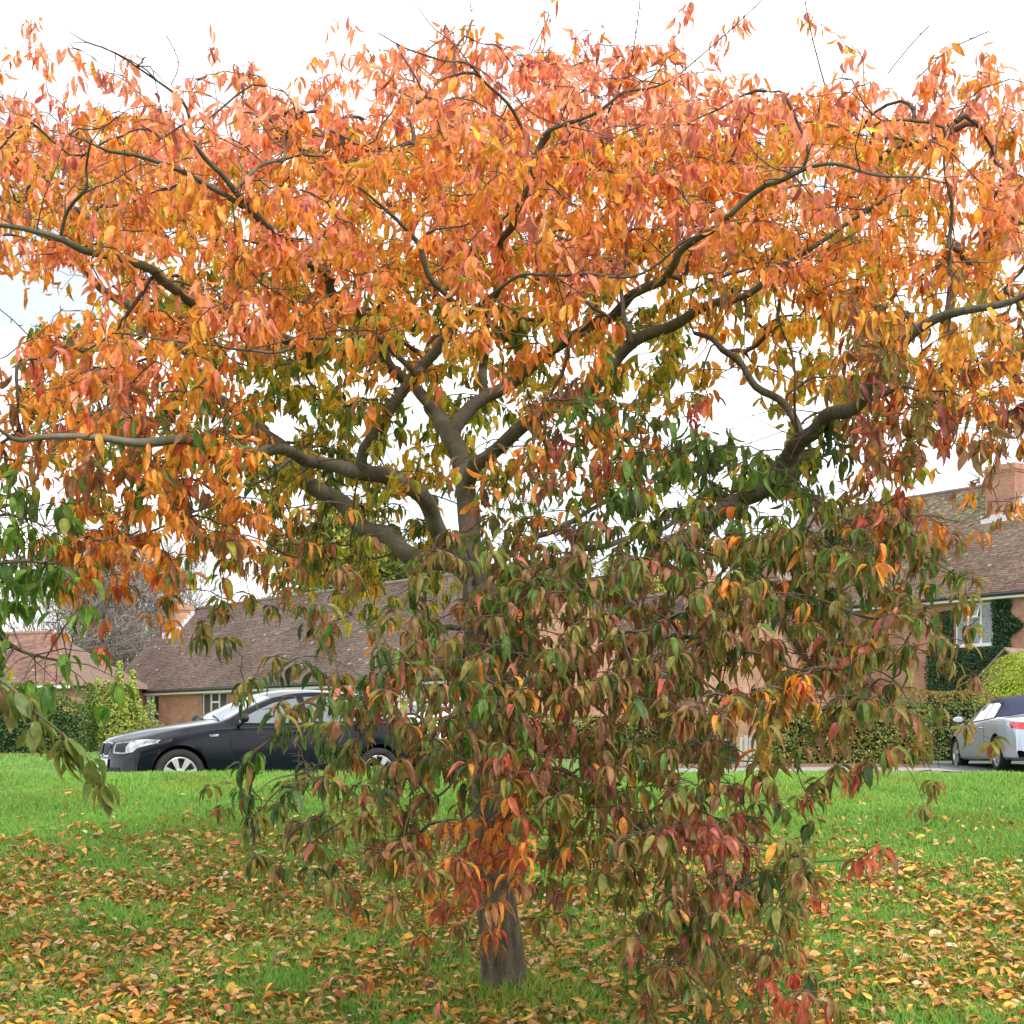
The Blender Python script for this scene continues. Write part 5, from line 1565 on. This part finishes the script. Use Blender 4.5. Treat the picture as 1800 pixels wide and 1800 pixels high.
# telegraph pole and wires
pb = P(938, 860, 50)
tp = empty('telegraph_pole', (pb.x, pb.y, float(gz(pb.x, pb.y))))
tag(tp, 'grey wooden telegraph pole with insulators behind the cherry tree', 'pole')
ht = pb.z - tp.location.z
mb = MB(); mb.tube([(0, 0, -.3), (0, 0, ht * .5), (0, 0, ht)], [.17, .15, .125], 12); mb.build('post', M_pole, tp, True)
ins = []
for k in range(3):
    z = ht - .45 - k * .55
    mb = MB(); mb.tube([(.0, -.02, z), (-.52, -.05, z)], .03, 6)
    br = mb.build('bracket', M_metal, tp, True)
    for xo in (-.28, -.5):
        mb = MB(); mb.lathe([(.02, z), (.055, z + .05), (.04, z + .10), (.055, z + .15), (.001, z + .18)], 10, 'z', (xo, -.05, 0)); mb.build('insulator', mat('porcelain', (.5, .48, .45), .3), br, True)
    ins.append(Vector((pb.x - .5, pb.y - .05, tp.location.z + z + .15)))
def wire(a, b, sag, label, r=.014):
    mb = MB(); n = 28
    mb.tube([a.lerp(b, i / n) + Vector((0, 0, -sag * 4 * (i / n) * (1 - i / n))) for i in range(n + 1)], r, 4)
    tag(mb.build('overhead_wire', M_wire, None, True), label, 'wire', 'overhead wires from the telegraph pole')
nth = ('highest', 'second highest', 'third highest', 'lowest')
for k, (yl, yr) in enumerate(((1118, 1090), (1137, 1108), (1150, 1121), (1161, 1135))):
    a = ins[min(k, 2)] + Vector((0, 0, -.12 * (k == 3)))
    m_ = P(300, yr, 58); e_ = P(60, yl, 62)
    far = m_ + (e_ - m_) * 1.8
    mb = MB(); pts = []
    for i in range(17):
        t = i / 16; pts.append(a.lerp(m_, t) + Vector((0, 0, -.9 * 4 * t * (1 - t))))
    for i in range(1, 9): pts.append(m_.lerp(far, i / 8))
    mb.tube(pts, .008, 4)
    tag(mb.build('overhead_wire', M_wire, None, True), '%s of four thin wires crossing in front of the bare tree' % nth[k], 'wire', 'overhead wires from the telegraph pole')
wire(ins[0], P(1900, 540, 22), .6, 'thin wire crossing the sky right of the tree, upper one')
wire(ins[1], P(1900, 600, 24), .6, 'thin wire crossing the sky right of the tree, lower one')
# ------------------------------------------------------------------ hedges, shrubs, far trees
def small_leaves(pos, nrm, size, cols):
    """folded diamond leaves, four triangles each"""
    n = len(pos)
    nrm = nrm / (np.linalg.norm(nrm, axis=1)[:, None] + 1e-9)
    r = rng.normal(0, 1, (n, 3)); d = np.cross(nrm, r); d /= np.linalg.norm(d, axis=1)[:, None] + 1e-9
    s = np.cross(nrm, d)
    L_ = size[:, None]
    a = pos - d * L_ * .5; b = pos + d * L_ * .5
    l = pos + s * L_ * .30 + nrm * L_ * .12; rr = pos - s * L_ * .30 + nrm * L_ * .12
    V = np.stack([a, l, b, rr], 1).reshape(-1, 3)
    i = np.arange(n) * 4
    f = np.concatenate([np.stack([i, i + 2, i + 1], 1), np.stack([i, i + 3, i + 2], 1)])
    return V, f, np.repeat(cols, 4, 0)

def foliage(name, pos, nrm, size, cols, parent, m=None):
    V, f, c = small_leaves(pos, nrm, size, cols)
    me = mesh_np(name, V, f, 3); set_col(me, c)
    if parent is not None: me.transform(Matrix.Translation(-parent.matrix_basis.translation))
    o = link(name, me, m or M_shrub, parent)
    o['kind'] = 'stuff'
    return o

def cmix(pal, n):
    ws = np.array([p[1] for p in pal]); k = rng.choice(len(pal), n, p=ws / ws.sum())
    return np.array([p[0] for p in pal])[k] * rng.uniform(.7, 1.25, n)[:, None]

def lumpy(name, pts_fn, m, parent):
    pass

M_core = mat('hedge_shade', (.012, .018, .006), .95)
def hedge(name, label, a, b, height, thick, pal, n, size=(.045, .08), toppal=None, cat='hedge', lump=.12, drop=.0):
    """hedge running from a to b (x, y); a solid core coloured near-black as inner shade, under a skin of leaves"""
    a = np.array(a, float); b = np.array(b, float)
    L_ = np.linalg.norm(b - a); u = (b - a) / L_; v = np.array([-u[1], u[0]])
    mid = (a + b) / 2
    root = empty(name, (mid[0], mid[1], float(gz(*mid))))
    tag(root, label, cat)
    # solid filler blocks, the hedge's inner shade painted as their colour
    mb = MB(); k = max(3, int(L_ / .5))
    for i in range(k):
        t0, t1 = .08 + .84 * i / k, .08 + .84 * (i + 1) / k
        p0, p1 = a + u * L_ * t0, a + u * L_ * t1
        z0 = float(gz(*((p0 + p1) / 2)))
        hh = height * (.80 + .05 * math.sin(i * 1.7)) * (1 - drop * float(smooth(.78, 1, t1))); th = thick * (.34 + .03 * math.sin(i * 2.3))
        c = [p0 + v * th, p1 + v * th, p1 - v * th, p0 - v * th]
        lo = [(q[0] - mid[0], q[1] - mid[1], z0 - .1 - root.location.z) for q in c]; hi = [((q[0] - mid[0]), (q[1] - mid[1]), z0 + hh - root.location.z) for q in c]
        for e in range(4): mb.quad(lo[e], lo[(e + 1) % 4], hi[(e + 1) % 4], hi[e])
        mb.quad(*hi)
    mb.build('shade_core', M_core, root)
    t = rng.random(n); w = rng.random(n); ph = rng.random(3) * 6
    per = 2 * height + thick
    s = rng.random(n) * per
    side = np.where(s < height, -1, np.where(s < 2 * height, 1, 0))
    hz_ = np.where(s < height, s, np.where(s < 2 * height, s - height, height))
    vv = np.where(side == 0, (s - 2 * height - thick / 2), side * thick / 2)
    bulge = 1 + lump * (np.sin(t * L_ * 2.1 + ph[0]) + np.sin(t * L_ * 5.3 + hz_ * 3 + ph[1]) * .6 + np.sin(hz_ * 5 + t * L_ * 3.7 + ph[2]) * .5) * .5
    rnd = np.clip((hz_ / height - .8) / .2, 0, 1)
    vv = vv * bulge * (1 - .18 * rnd ** 2) 
    hz2 = hz_ * (1 + .05 * np.sin(t * L_ * 1.3 + ph[1]) + .03 * np.sin(t * L_ * 4.1))
    hz2 = hz2 * (1 - drop * smooth(.80, 1, t) ** .8)
    inn = rng.random(n) ** 2.5 * .18
    ends = rng.random(n) < min(.3, thick / L_ * .5)      # leaves closing the two ends
    t = np.where(ends, (rng.random(n) < .5) * 1.0 + rng.normal(0, .02 / L_, n), t); vv = np.where(ends, vv * rng.random(n), vv)
    p = a[None] + u[None] * (t * L_)[:, None] + v[None] * (vv * (1 - inn * 2))[:, None]
    z = gz(p[:, 0], p[:, 1]) + hz2 + rng.normal(0, .02, n) + .02
    pos = np.stack([p[:, 0], p[:, 1], z], 1)
    nr = np.stack([v[0] * side, v[1] * side, (side == 0) * 1.0 + .35], 1) + rng.normal(0, .5, (n, 3))
    col = cmix(pal, n)
    if toppal is not None:
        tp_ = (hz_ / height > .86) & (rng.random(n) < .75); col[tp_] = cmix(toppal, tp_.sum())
    foliage('foliage', pos, nr, rng.uniform(size[0], size[1], n), col, root)
    return root

G = lambda *c: tuple(c)
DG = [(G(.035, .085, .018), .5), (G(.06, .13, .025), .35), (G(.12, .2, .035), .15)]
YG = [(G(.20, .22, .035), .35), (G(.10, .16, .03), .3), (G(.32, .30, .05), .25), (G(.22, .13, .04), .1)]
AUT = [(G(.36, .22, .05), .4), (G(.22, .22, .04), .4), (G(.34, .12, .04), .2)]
# left: tall dark clipped hedge, rounded shoulder at its right end
a = P(-260, 1322, 30); b = P(152, 1322, 30)
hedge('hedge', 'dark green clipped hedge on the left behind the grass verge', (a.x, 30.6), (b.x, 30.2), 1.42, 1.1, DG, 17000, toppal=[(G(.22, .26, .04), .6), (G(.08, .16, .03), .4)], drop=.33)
# right hedges
a = P(1345, 1345, 28); b = P(1640, 1345, 28)
hedge('hedge', 'yellow-green leafy hedge between the wooden gate and the silver car', (a.x, 28.2), (b.x, 28.6), 1.12, .9, YG, 13000, size=(.05, .09), lump=.25)
a = P(1560, 1300, 31.5); b = P(1960, 1300, 31.5)
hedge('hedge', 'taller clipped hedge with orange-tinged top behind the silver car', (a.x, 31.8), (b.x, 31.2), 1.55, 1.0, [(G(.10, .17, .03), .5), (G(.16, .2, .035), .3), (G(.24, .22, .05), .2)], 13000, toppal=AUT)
a = P(1190, 1345, 28); b = P(1292, 1345, 28)
hedge('hedge', 'low dark green bush left of the wooden gate', (a.x, 28.3), (b.x, 28.3), .62, .8, [(G(.02, .06, .025), .6), (G(.04, .1, .03), .4)], 4500, size=(.03, .05), lump=.3, cat='bush')
a = P(905, 1330, 33); b = P(1200, 1330, 33)
hedge('hedge', 'clipped green garden hedge seen through the lower branches', (a.x, 33), (b.x, 32), 1.0, .9, YG, 9000)

# wooden gate: four weathered boards and two rails
gp = P(1315, 1349, 26.6)
gt = empty('wooden_gate', (gp.x, gp.y, float(gz(gp.x, gp.y))), R(8)); tag(gt, 'weathered grey picket gate between the two hedges', 'gate')
for k in range(4):
    mb = MB(); x0 = -.17 + k * .088; h_ = .60 + (.02 if k % 2 else -.015)
    mb.box((x0, -.012, .02), (x0 + .074, .012, h_)); mb.build('board', M_wood, gt, bevel=.004)
for z in (.16, .46):
    mb = MB(); mb.box((-.18, .013, z), (.19, .04, z + .06)); mb.build('rail', M_wood, gt)

# upright golden shrub with spires, left of the bungalow
def shrub(name, label, px, pyb, d, wid, hgt, spires, pal, n, size=(.05, .09), cat='shrub', flat=1.0, cone=1.0):
    c = P(px, pyb, d); z0 = float(gz(c.x, c.y))
    root = empty(name, (c.x, c.y, z0)); tag(root, label, cat)
    # dome of leaves
    th = rng.random(n) * 2 * math.pi; cz = rng.random(n)
    rr = (rng.random(n) ** .35)
    prof = np.sqrt(np.clip(1 - cz ** (1.6 / cone), 0, 1)) * .92 + .08 * (1 - cz)
    lump = 1 + .16 * np.sin(th * 3 + cz * 5) + .10 * np.sin(th * 7 - cz * 11)
    pos = np.stack([c.x + np.cos(th) * rr * prof * wid / 2 * lump, c.y + np.sin(th) * rr * prof * wid / 2 * flat * lump, z0 + cz * hgt * (.92 + .08 * lump)], 1)
    nr = np.stack([np.cos(th), np.sin(th), cz * 1.2], 1) + rng.normal(0, .5, (n, 3))
    P_, N_, C_ = [pos], [nr], [cmix(pal, n)]
    mb = MB()
    for (sx, sh) in spires:
        k = int(420 * sh)
        zz = rng.random(k); a_ = rng.random(k) * 6.28; r_ = .20 * (1 - zz * .75) * rng.random(k) ** .5 + .02
        bx = c.x + sx + rng.normal(0, .02); by = c.y + rng.uniform(-.3, .3)
        P_.append(np.stack([bx + np.cos(a_) * r_ + zz * .06 * np.sin(sx * 9), by + np.sin(a_) * r_, z0 + hgt * .62 + zz * sh], 1))
        N_.append(np.stack([np.cos(a_), np.sin(a_), np.full(k, .6)], 1) + rng.normal(0, .4, (k, 3))); C_.append(cmix(pal, k) * 1.15)
        mb.tube([(sx * .4, by - c.y, .0), (sx, by - c.y, hgt * .62), (sx + .06 * math.sin(sx * 9), by - c.y, hgt * .62 + sh)], [.03, .018, .006], 5)
    for k in range(7):
        q = k * 2.4; mb.tube([(math.cos(q) * .05, math.sin(q) * .05, -.05), (math.cos(q) * wid * .12, math.sin(q) * wid * .12, hgt * .35), (math.cos(q) * wid * .3, math.sin(q) * wid * .28, hgt * .7)], [.035, .022, .008], 5)
    mb.build('stem', M_twig, root, True)
    foliage('foliage', np.concatenate(P_), np.concatenate(N_), rng.uniform(size[0], size[1], sum(len(p) for p in P_)), np.concatenate(C_), root)
    return root
GOLD = [(G(.36, .40, .06), .35), (G(.28, .35, .06), .35), (G(.12, .20, .035), .2), (G(.42, .40, .06), .1)]
shrub('shrub', 'upright yellow-green shrub with tall spires beside the bungalow', 208, 1315, 32, 2.05, 1.35, [(-.80, .35), (-.55, .85), (-.33, .8), (-.12, .75), (.06, 1.25), (.32, 1.05), (.50, .55), (.75, .35)], GOLD, 9000, (.05, .085))
shrub('conifer', 'bright lime-green conifer bush in front of the ivy-clad house', 1792, 1222, 38, 3.1, 2.85, [], [(G(.34, .42, .03), .5), (G(.22, .34, .03), .35), (G(.48, .52, .06), .15)], 15000, (.04, .08), 'bush', cone=.75)
shrub('shrub', 'small grey-green shrub at the right edge above the convertible', 1825, 1232, 35, 1.3, 1.35, [], [(G(.08, .14, .08), .6), (G(.14, .2, .12), .4)], 5000, (.03, .06))

# ivy on the house wall (house frame: x along the wall, out = away from it)
def ivy():
    u = np.array(U2); nout = np.array([-.785, -.62])
    xw0, xw1 = wx2(1679), wx2(1745)
    root = empty('ivy', (X20 + u[0] * xw0, Y20 + u[1] * xw0, GZ2)); tag(root, 'dark green ivy climbing the brick wall around the window', 'ivy')
    P_, N_ = [], []
    def region(n, fx, fz, test=lambda x, z: np.ones(len(x), bool)):
        x = fx[0] + (fx[1] - fx[0]) * rng.random(n); z = fz[0] + (fz[1] - fz[0]) * rng.random(n)
        ok = test(x, z); x, z = x[ok], z[ok]
        o = .02 + .16 * rng.random(len(x)) ** 1.5 * (1 + .5 * np.sin(x * 4 + z * 3))
        P_.append(np.stack([X20 + u[0] * x + nout[0] * o, Y20 + u[1] * x + nout[1] * o, GZ2 + z], 1))
        N_.append(np.stack([np.full(len(x), nout[0]), np.full(len(x), nout[1]), np.full(len(x), .5)], 1) + rng.normal(0, .45, (len(x), 3)))
    wob = lambda x, k: .25 * np.sin(x * 3.1 + k) + .15 * np.sin(x * 7.3 + k * 2)
    region(6500, (xw0 - 1.2, xw1 + .5), (zw0 - 2.7, zw0 - .08), lambda x, z: (z > zw0 - 1.5 + wob(x, 1) - (x < xw0 + 1.6) * 1.4) & (z < zw0 - .1))
    region(3800, (xw1 + .03, xw1 + 1.25), (zw0 - .6, wh2 - .5), lambda x, z: x < xw1 + .85 + wob(z, .4))
    region(900, (xw0 - .8, xw0 - .05), (zw0 - .3, zw1 - .2), lambda x, z: x > xw0 - .5 + wob(z, 2))
    region(900, (xw1 + 1.2, xw1 + 3.2), (zw0 - 1.2, zw0 + .4), lambda x, z: np.sin(x * 5) + np.sin(z * 6 + x) > .7)
    pos, nr = np.concatenate(P_), np.concatenate(N_)
    foliage('foliage', pos, nr, rng.uniform(.07, .13, len(pos)), cmix([(G(.02, .06, .022), .5), (G(.035, .095, .03), .35), (G(.07, .15, .045), .15)], len(pos)), root)
    mb = MB(); l0 = root.location
    for k in range(5):
        x = xw0 + .4 + k * .62
        mb.tube([Vector((X20 + u[0] * x + nout[0] * .03, Y20 + u[1] * x + nout[1] * .03, GZ2 + z)) - l0 for z in (0, 1.2 + .2 * k, zw0 - .3)], [.03, .02, .01], 5)
    mb.build('stem', M_twig, root, True)
ivy()

# bare twiggy tree behind the bungalow
def bare_tree(name, label, px, pyb, d, H, spread, n1, col):
    c = P(px, pyb, d); z0 = .95
    root = empty(name, (c.x, c.y, z0)); tag(root, label, 'tree')
    m = mat('bare_twigs_' + name, col, .9, noise=(3, .3))
    tw, big = [], []
    def grow(p, v, L_, r, lev):
        n = 4; C = [p]; q = p.copy(); vv = v.copy()
        for i in range(n):
            vv = vv + rng.normal(0, .16, 3) + np.array([0, 0, .06]); vv /= np.linalg.norm(vv)
            q = q + vv * L_ / n; C.append(q.copy())
        C = np.array(C); (big if lev == 0 else tw).append((C, np.linspace(r, r * .5, n + 1)))
        if lev >= 4: return
        for k in range((5, 5, 5, 4)[lev]):
            i = rng.integers(1, n + 1); a = rng.normal(0, 1, 3); a[2] = abs(a[2]) * .5
            nv = vv * .75 + a * .55; nv /= np.linalg.norm(nv)
            grow(C[i], nv, L_ * rng.uniform(.55, .75), max(r * .55, .017), lev + 1)
    for k in range(n1):
        an = rng.random() * 6.28; t = rng.random() * spread
        v = np.array([math.cos(an) * t, math.sin(an) * t, 1.0]); v /= np.linalg.norm(v)
        grow(np.array([rng.normal(0, .35), rng.normal(0, .35), 0.]), v, H * .42, .10, 0)
    mb = MB()
    link('trunk', twig_mesh('trunk', big, 6), m, root)
    o = link('crown', twig_mesh('crown', tw, 3), m, root); o['kind'] = 'stuff'
    return root
bare_tree('bare_tree', 'large bare grey-brown tree behind the bungalow gable', 205, 1250, 76, 14.5, .95, 15, (.30, .25, .215))

# leafy trees far behind
def far_tree(name, label, px, pytop, d, wid, hgt, pal, n, sz=(.14, .26)):
    top = P(px, pytop, d); z0 = .95
    root = empty(name, (top.x, d, z0)); tag(root, label, 'tree')
    H = top.z - z0
    mb = MB(); mb.tube([(0, 0, -.2), (.1, 0, H * .3), (0, .1, H * .6)], [.30, .24, .12], 8)
    for k in range(7):
        a = k * 2.4; mb.tube([(0, 0, H * (.3 + .04 * k)), (math.cos(a) * wid * .18, math.sin(a) * wid * .18, H * (.45 + .04 * k)), (math.cos(a) * wid * .36, math.sin(a) * wid * .36, H * (.55 + .04 * k))], [.11, .07, .03], 6)
    mb.build('trunk', M_twig, root, True)
    nb = 70; cen = rng.normal(0, 1, (nb, 3)); cen /= np.linalg.norm(cen, axis=1)[:, None]; cen *= rng.random(nb)[:, None] ** .4
    cen = cen * np.array([wid * .42, wid * .42, hgt * .42]) + np.array([0, 0, H - hgt * .5])
    b = rng.integers(0, nb, n); o_ = rng.normal(0, 1, (n, 3)) * np.array([wid * .07, wid * .07, hgt * .055])
    pos = cen[b] + o_ + np.array([top.x, d, z0])
    cb = cmix(pal, nb)
    col = cb[b] * rng.uniform(.75, 1.25, n)[:, None]
    o = foliage('crown', pos, o_ + rng.normal(0, .6, (n, 3)) + np.array([0, 0, .4]), rng.uniform(sz[0], sz[1], n), col, root)
YT = [(G(.30, .28, .04), .4), (G(.20, .24, .04), .35), (G(.10, .16, .035), .25)]
GT = [(G(.06, .13, .04), .5), (G(.09, .17, .05), .35), (G(.14, .2, .05), .15)]
far_tree('background_tree', 'yellow-green tree behind the bungalow, left of the trunk', 610, 880, 80, 9.5, 10.5, YT, 22000, (.22, .40))
far_tree('background_tree', 'dark green tree rising over the bungalow roof', 715, 940, 84, 8.0, 9.0, GT, 16000, (.22, .40))
far_tree('background_tree', 'olive-yellow tree seen between the two houses', 1085, 965, 90, 7.5, 9.0, YT, 14000, (.22, .40))
far_tree('background_tree', 'low green tree between the telegraph pole and the brick house', 1200, 985, 92, 8.0, 8.0, GT, 14000, (.22, .40))

# ------------------------------------------------------------------ neighbouring tree whose branches reach in at the left edge
def side_tree():
    NL = []
    base = Vector((-2.9, 5.3, 0)); base.z = float(gz(base.x, base.y))
    root = empty('cherry_tree', base); tag(root, 'green-leaved tree whose branches hang in at the left edge', 'tree')
    bx, by, bz = base
    tr = np.array([(bx, by, bz - .1, .13), (bx + .02, by, bz + .7, .11), (bx - .03, by + .05, bz + 1.6, .10), (bx + .02, by + .1, bz + 2.6, .08), (bx, by, bz + 3.6, .05)])
    def prt(nm, me, m): me.transform(Matrix.Translation(-base)); return link(nm, me, m, root, True)
    prt('trunk', limb_mesh('trunk', crom(tr, .05), 14, .05, True), M_bark)
    br = [
      ([(bx, by, bz + 1.9, .04)] + [tuple(P(px, py, d)) + (r,) for px, py, d, r in ((-160, 1080, 5.1, .022), (-60, 1010, 5.3, .014), (40, 985, 5.5, .008), (110, 1000, 5.6, .004))], 'up'),
      ([(bx, by, bz + 1.7, .035)] + [tuple(P(px, py, d)) + (r,) for px, py, d, r in ((-170, 1150, 5.0, .02), (-50, 1100, 5.2, .012), (40, 1145, 5.35, .007), (120, 1165, 5.4, .004))], 'up'),
      ([(bx, by, bz + 2.2, .035)] + [tuple(P(px, py, d)) + (r,) for px, py, d, r in ((-150, 960, 5.2, .018), (-60, 920, 5.5, .01), (20, 905, 5.7, .006), (80, 925, 5.8, .003))], 'up'),
      ([(bx + .02, by, bz + 1.3, .04)] + [tuple(P(px, py, d)) + (r,) for px, py, d, r in ((-190, 1150, 4.4, .014), (-60, 1170, 4.2, .008), (15, 1205, 4.15, .0055), (60, 1250, 4.1, .0045), (110, 1290, 4.1, .0035), (150, 1330, 4.1, .0025), (185, 1375, 4.1, .0015))], 'low'),
    ]
    D_ = {k: [] for k in 'pdnlwct'}
    tws = []
    for rows, kind in br:
        C = crom(rows, .035)
        prt('limb', limb_mesh('limb', C, 8, .05), M_bark)
        n = len(C)
        for i in range(n):
            px, py = pxof(C[i, :3])
            if px < -140: continue
            for rep in range(4 if kind == 'up' else 1):
                off = rng.normal(0, 1, 3) * np.array([.10, .14, .12]) * (1.0 if kind == 'up' else .12)
                q = C[i, :3] + off
                if kind == 'up': tws.append((np.array([C[i, :3], C[i, :3] + off * .5 + [0, 0, .02], q]), np.array([.003, .0025, .0015])))
                for j in range(rng.integers(2, 5) if kind == 'up' else rng.integers(3, 6)):
                    a = rng.random() * 6.28
                    el = -R(rng.uniform(15, 70)) if kind == 'up' else -R(rng.uniform(40, 80))
                    dv = np.array([math.cos(a) * math.cos(el), math.sin(a) * math.cos(el), math.sin(el)])
                    if kind == 'low': dv[0] += .25; dv /= np.linalg.norm(dv)
                    nr = np.array([-math.cos(a) * math.sin(el), -math.sin(a) * math.sin(el), math.cos(el)]) + rng.normal(0, .3, 3)
                    ln = rng.uniform(.065, .11) if kind == 'up' else rng.uniform(.075, .11)
                    c = np.array([(.14, .26, .04), (.18, .30, .045), (.09, .19, .04), (.27, .29, .045)][rng.choice(4, p=[.4, .3, .2, .1])]) if kind == 'up' else np.array([(.17, .19, .045), (.13, .19, .04), (.22, .20, .06), (.24, .15, .06)][rng.choice(4, p=[.4, .3, .2, .1])])
                    D_['p'].append(q + dv * ln * .2); D_['d'].append(dv); D_['n'].append(nr); D_['l'].append(ln); D_['w'].append(ln * rng.uniform(.36, .50)); D_['c'].append(c * rng.uniform(.8, 1.2)); D_['t'].append(.05)
    # upper crown out of the frame
    for _ in range(900):
        v = rng.normal(0, 1, 3); v /= np.linalg.norm(v); v *= rng.random() ** .4
        q = np.array([bx - .35, by, bz + 3.4]) + v * np.array([1.15, 1.3, 1.0])
        if pxof(q)[0] > -60: continue
        a = rng.random() * 6.28; el = -R(rng.uniform(20, 75)); dv = np.array([math.cos(a) * math.cos(el), math.sin(a) * math.cos(el), math.sin(el)])
        ln = rng.uniform(.09, .13); D_['p'].append(q); D_['d'].append(dv); D_['n'].append(rng.normal(0, 1, 3)); D_['l'].append(ln); D_['w'].append(ln * .5); D_['c'].append(np.array((.11, .22, .045)) * rng.uniform(.7, 1.3)); D_['t'].append(.05)
        tws.append((np.array([[bx, by, bz + 2.6 + rng.random()], (np.array([bx, by, bz + 3.2]) + q) / 2, q]), np.array([.006, .004, .002]))) if rng.random() < .12 else None
    D2 = {k: np.array(v) for k, v in D_.items()}
    prt('twigs', twig_mesh('twigs', tws), M_twig)['kind'] = 'stuff'
    px = 900 + F * D2['p'][:, 0] / D2['p'][:, 1]; py = HZ - F * (D2['p'][:, 2] - ZC) / D2['p'][:, 1]
    sz_ = np.where((px > 5) & (py > 0), D2['l'] / D2['p'][:, 1], 0)
    big = np.argsort(-sz_)[:int(min(220, (sz_ > 0).sum()))]
    rest = np.setdiff1d(np.arange(len(px)), big)
    o = prt('crown', leaf_mesh('crown', rest, D2), M_leaf); o['kind'] = 'stuff'
    for i in big: prt('leaf', leaf_mesh('leaf', np.array([i]), D2), M_leaf)
side_tree()
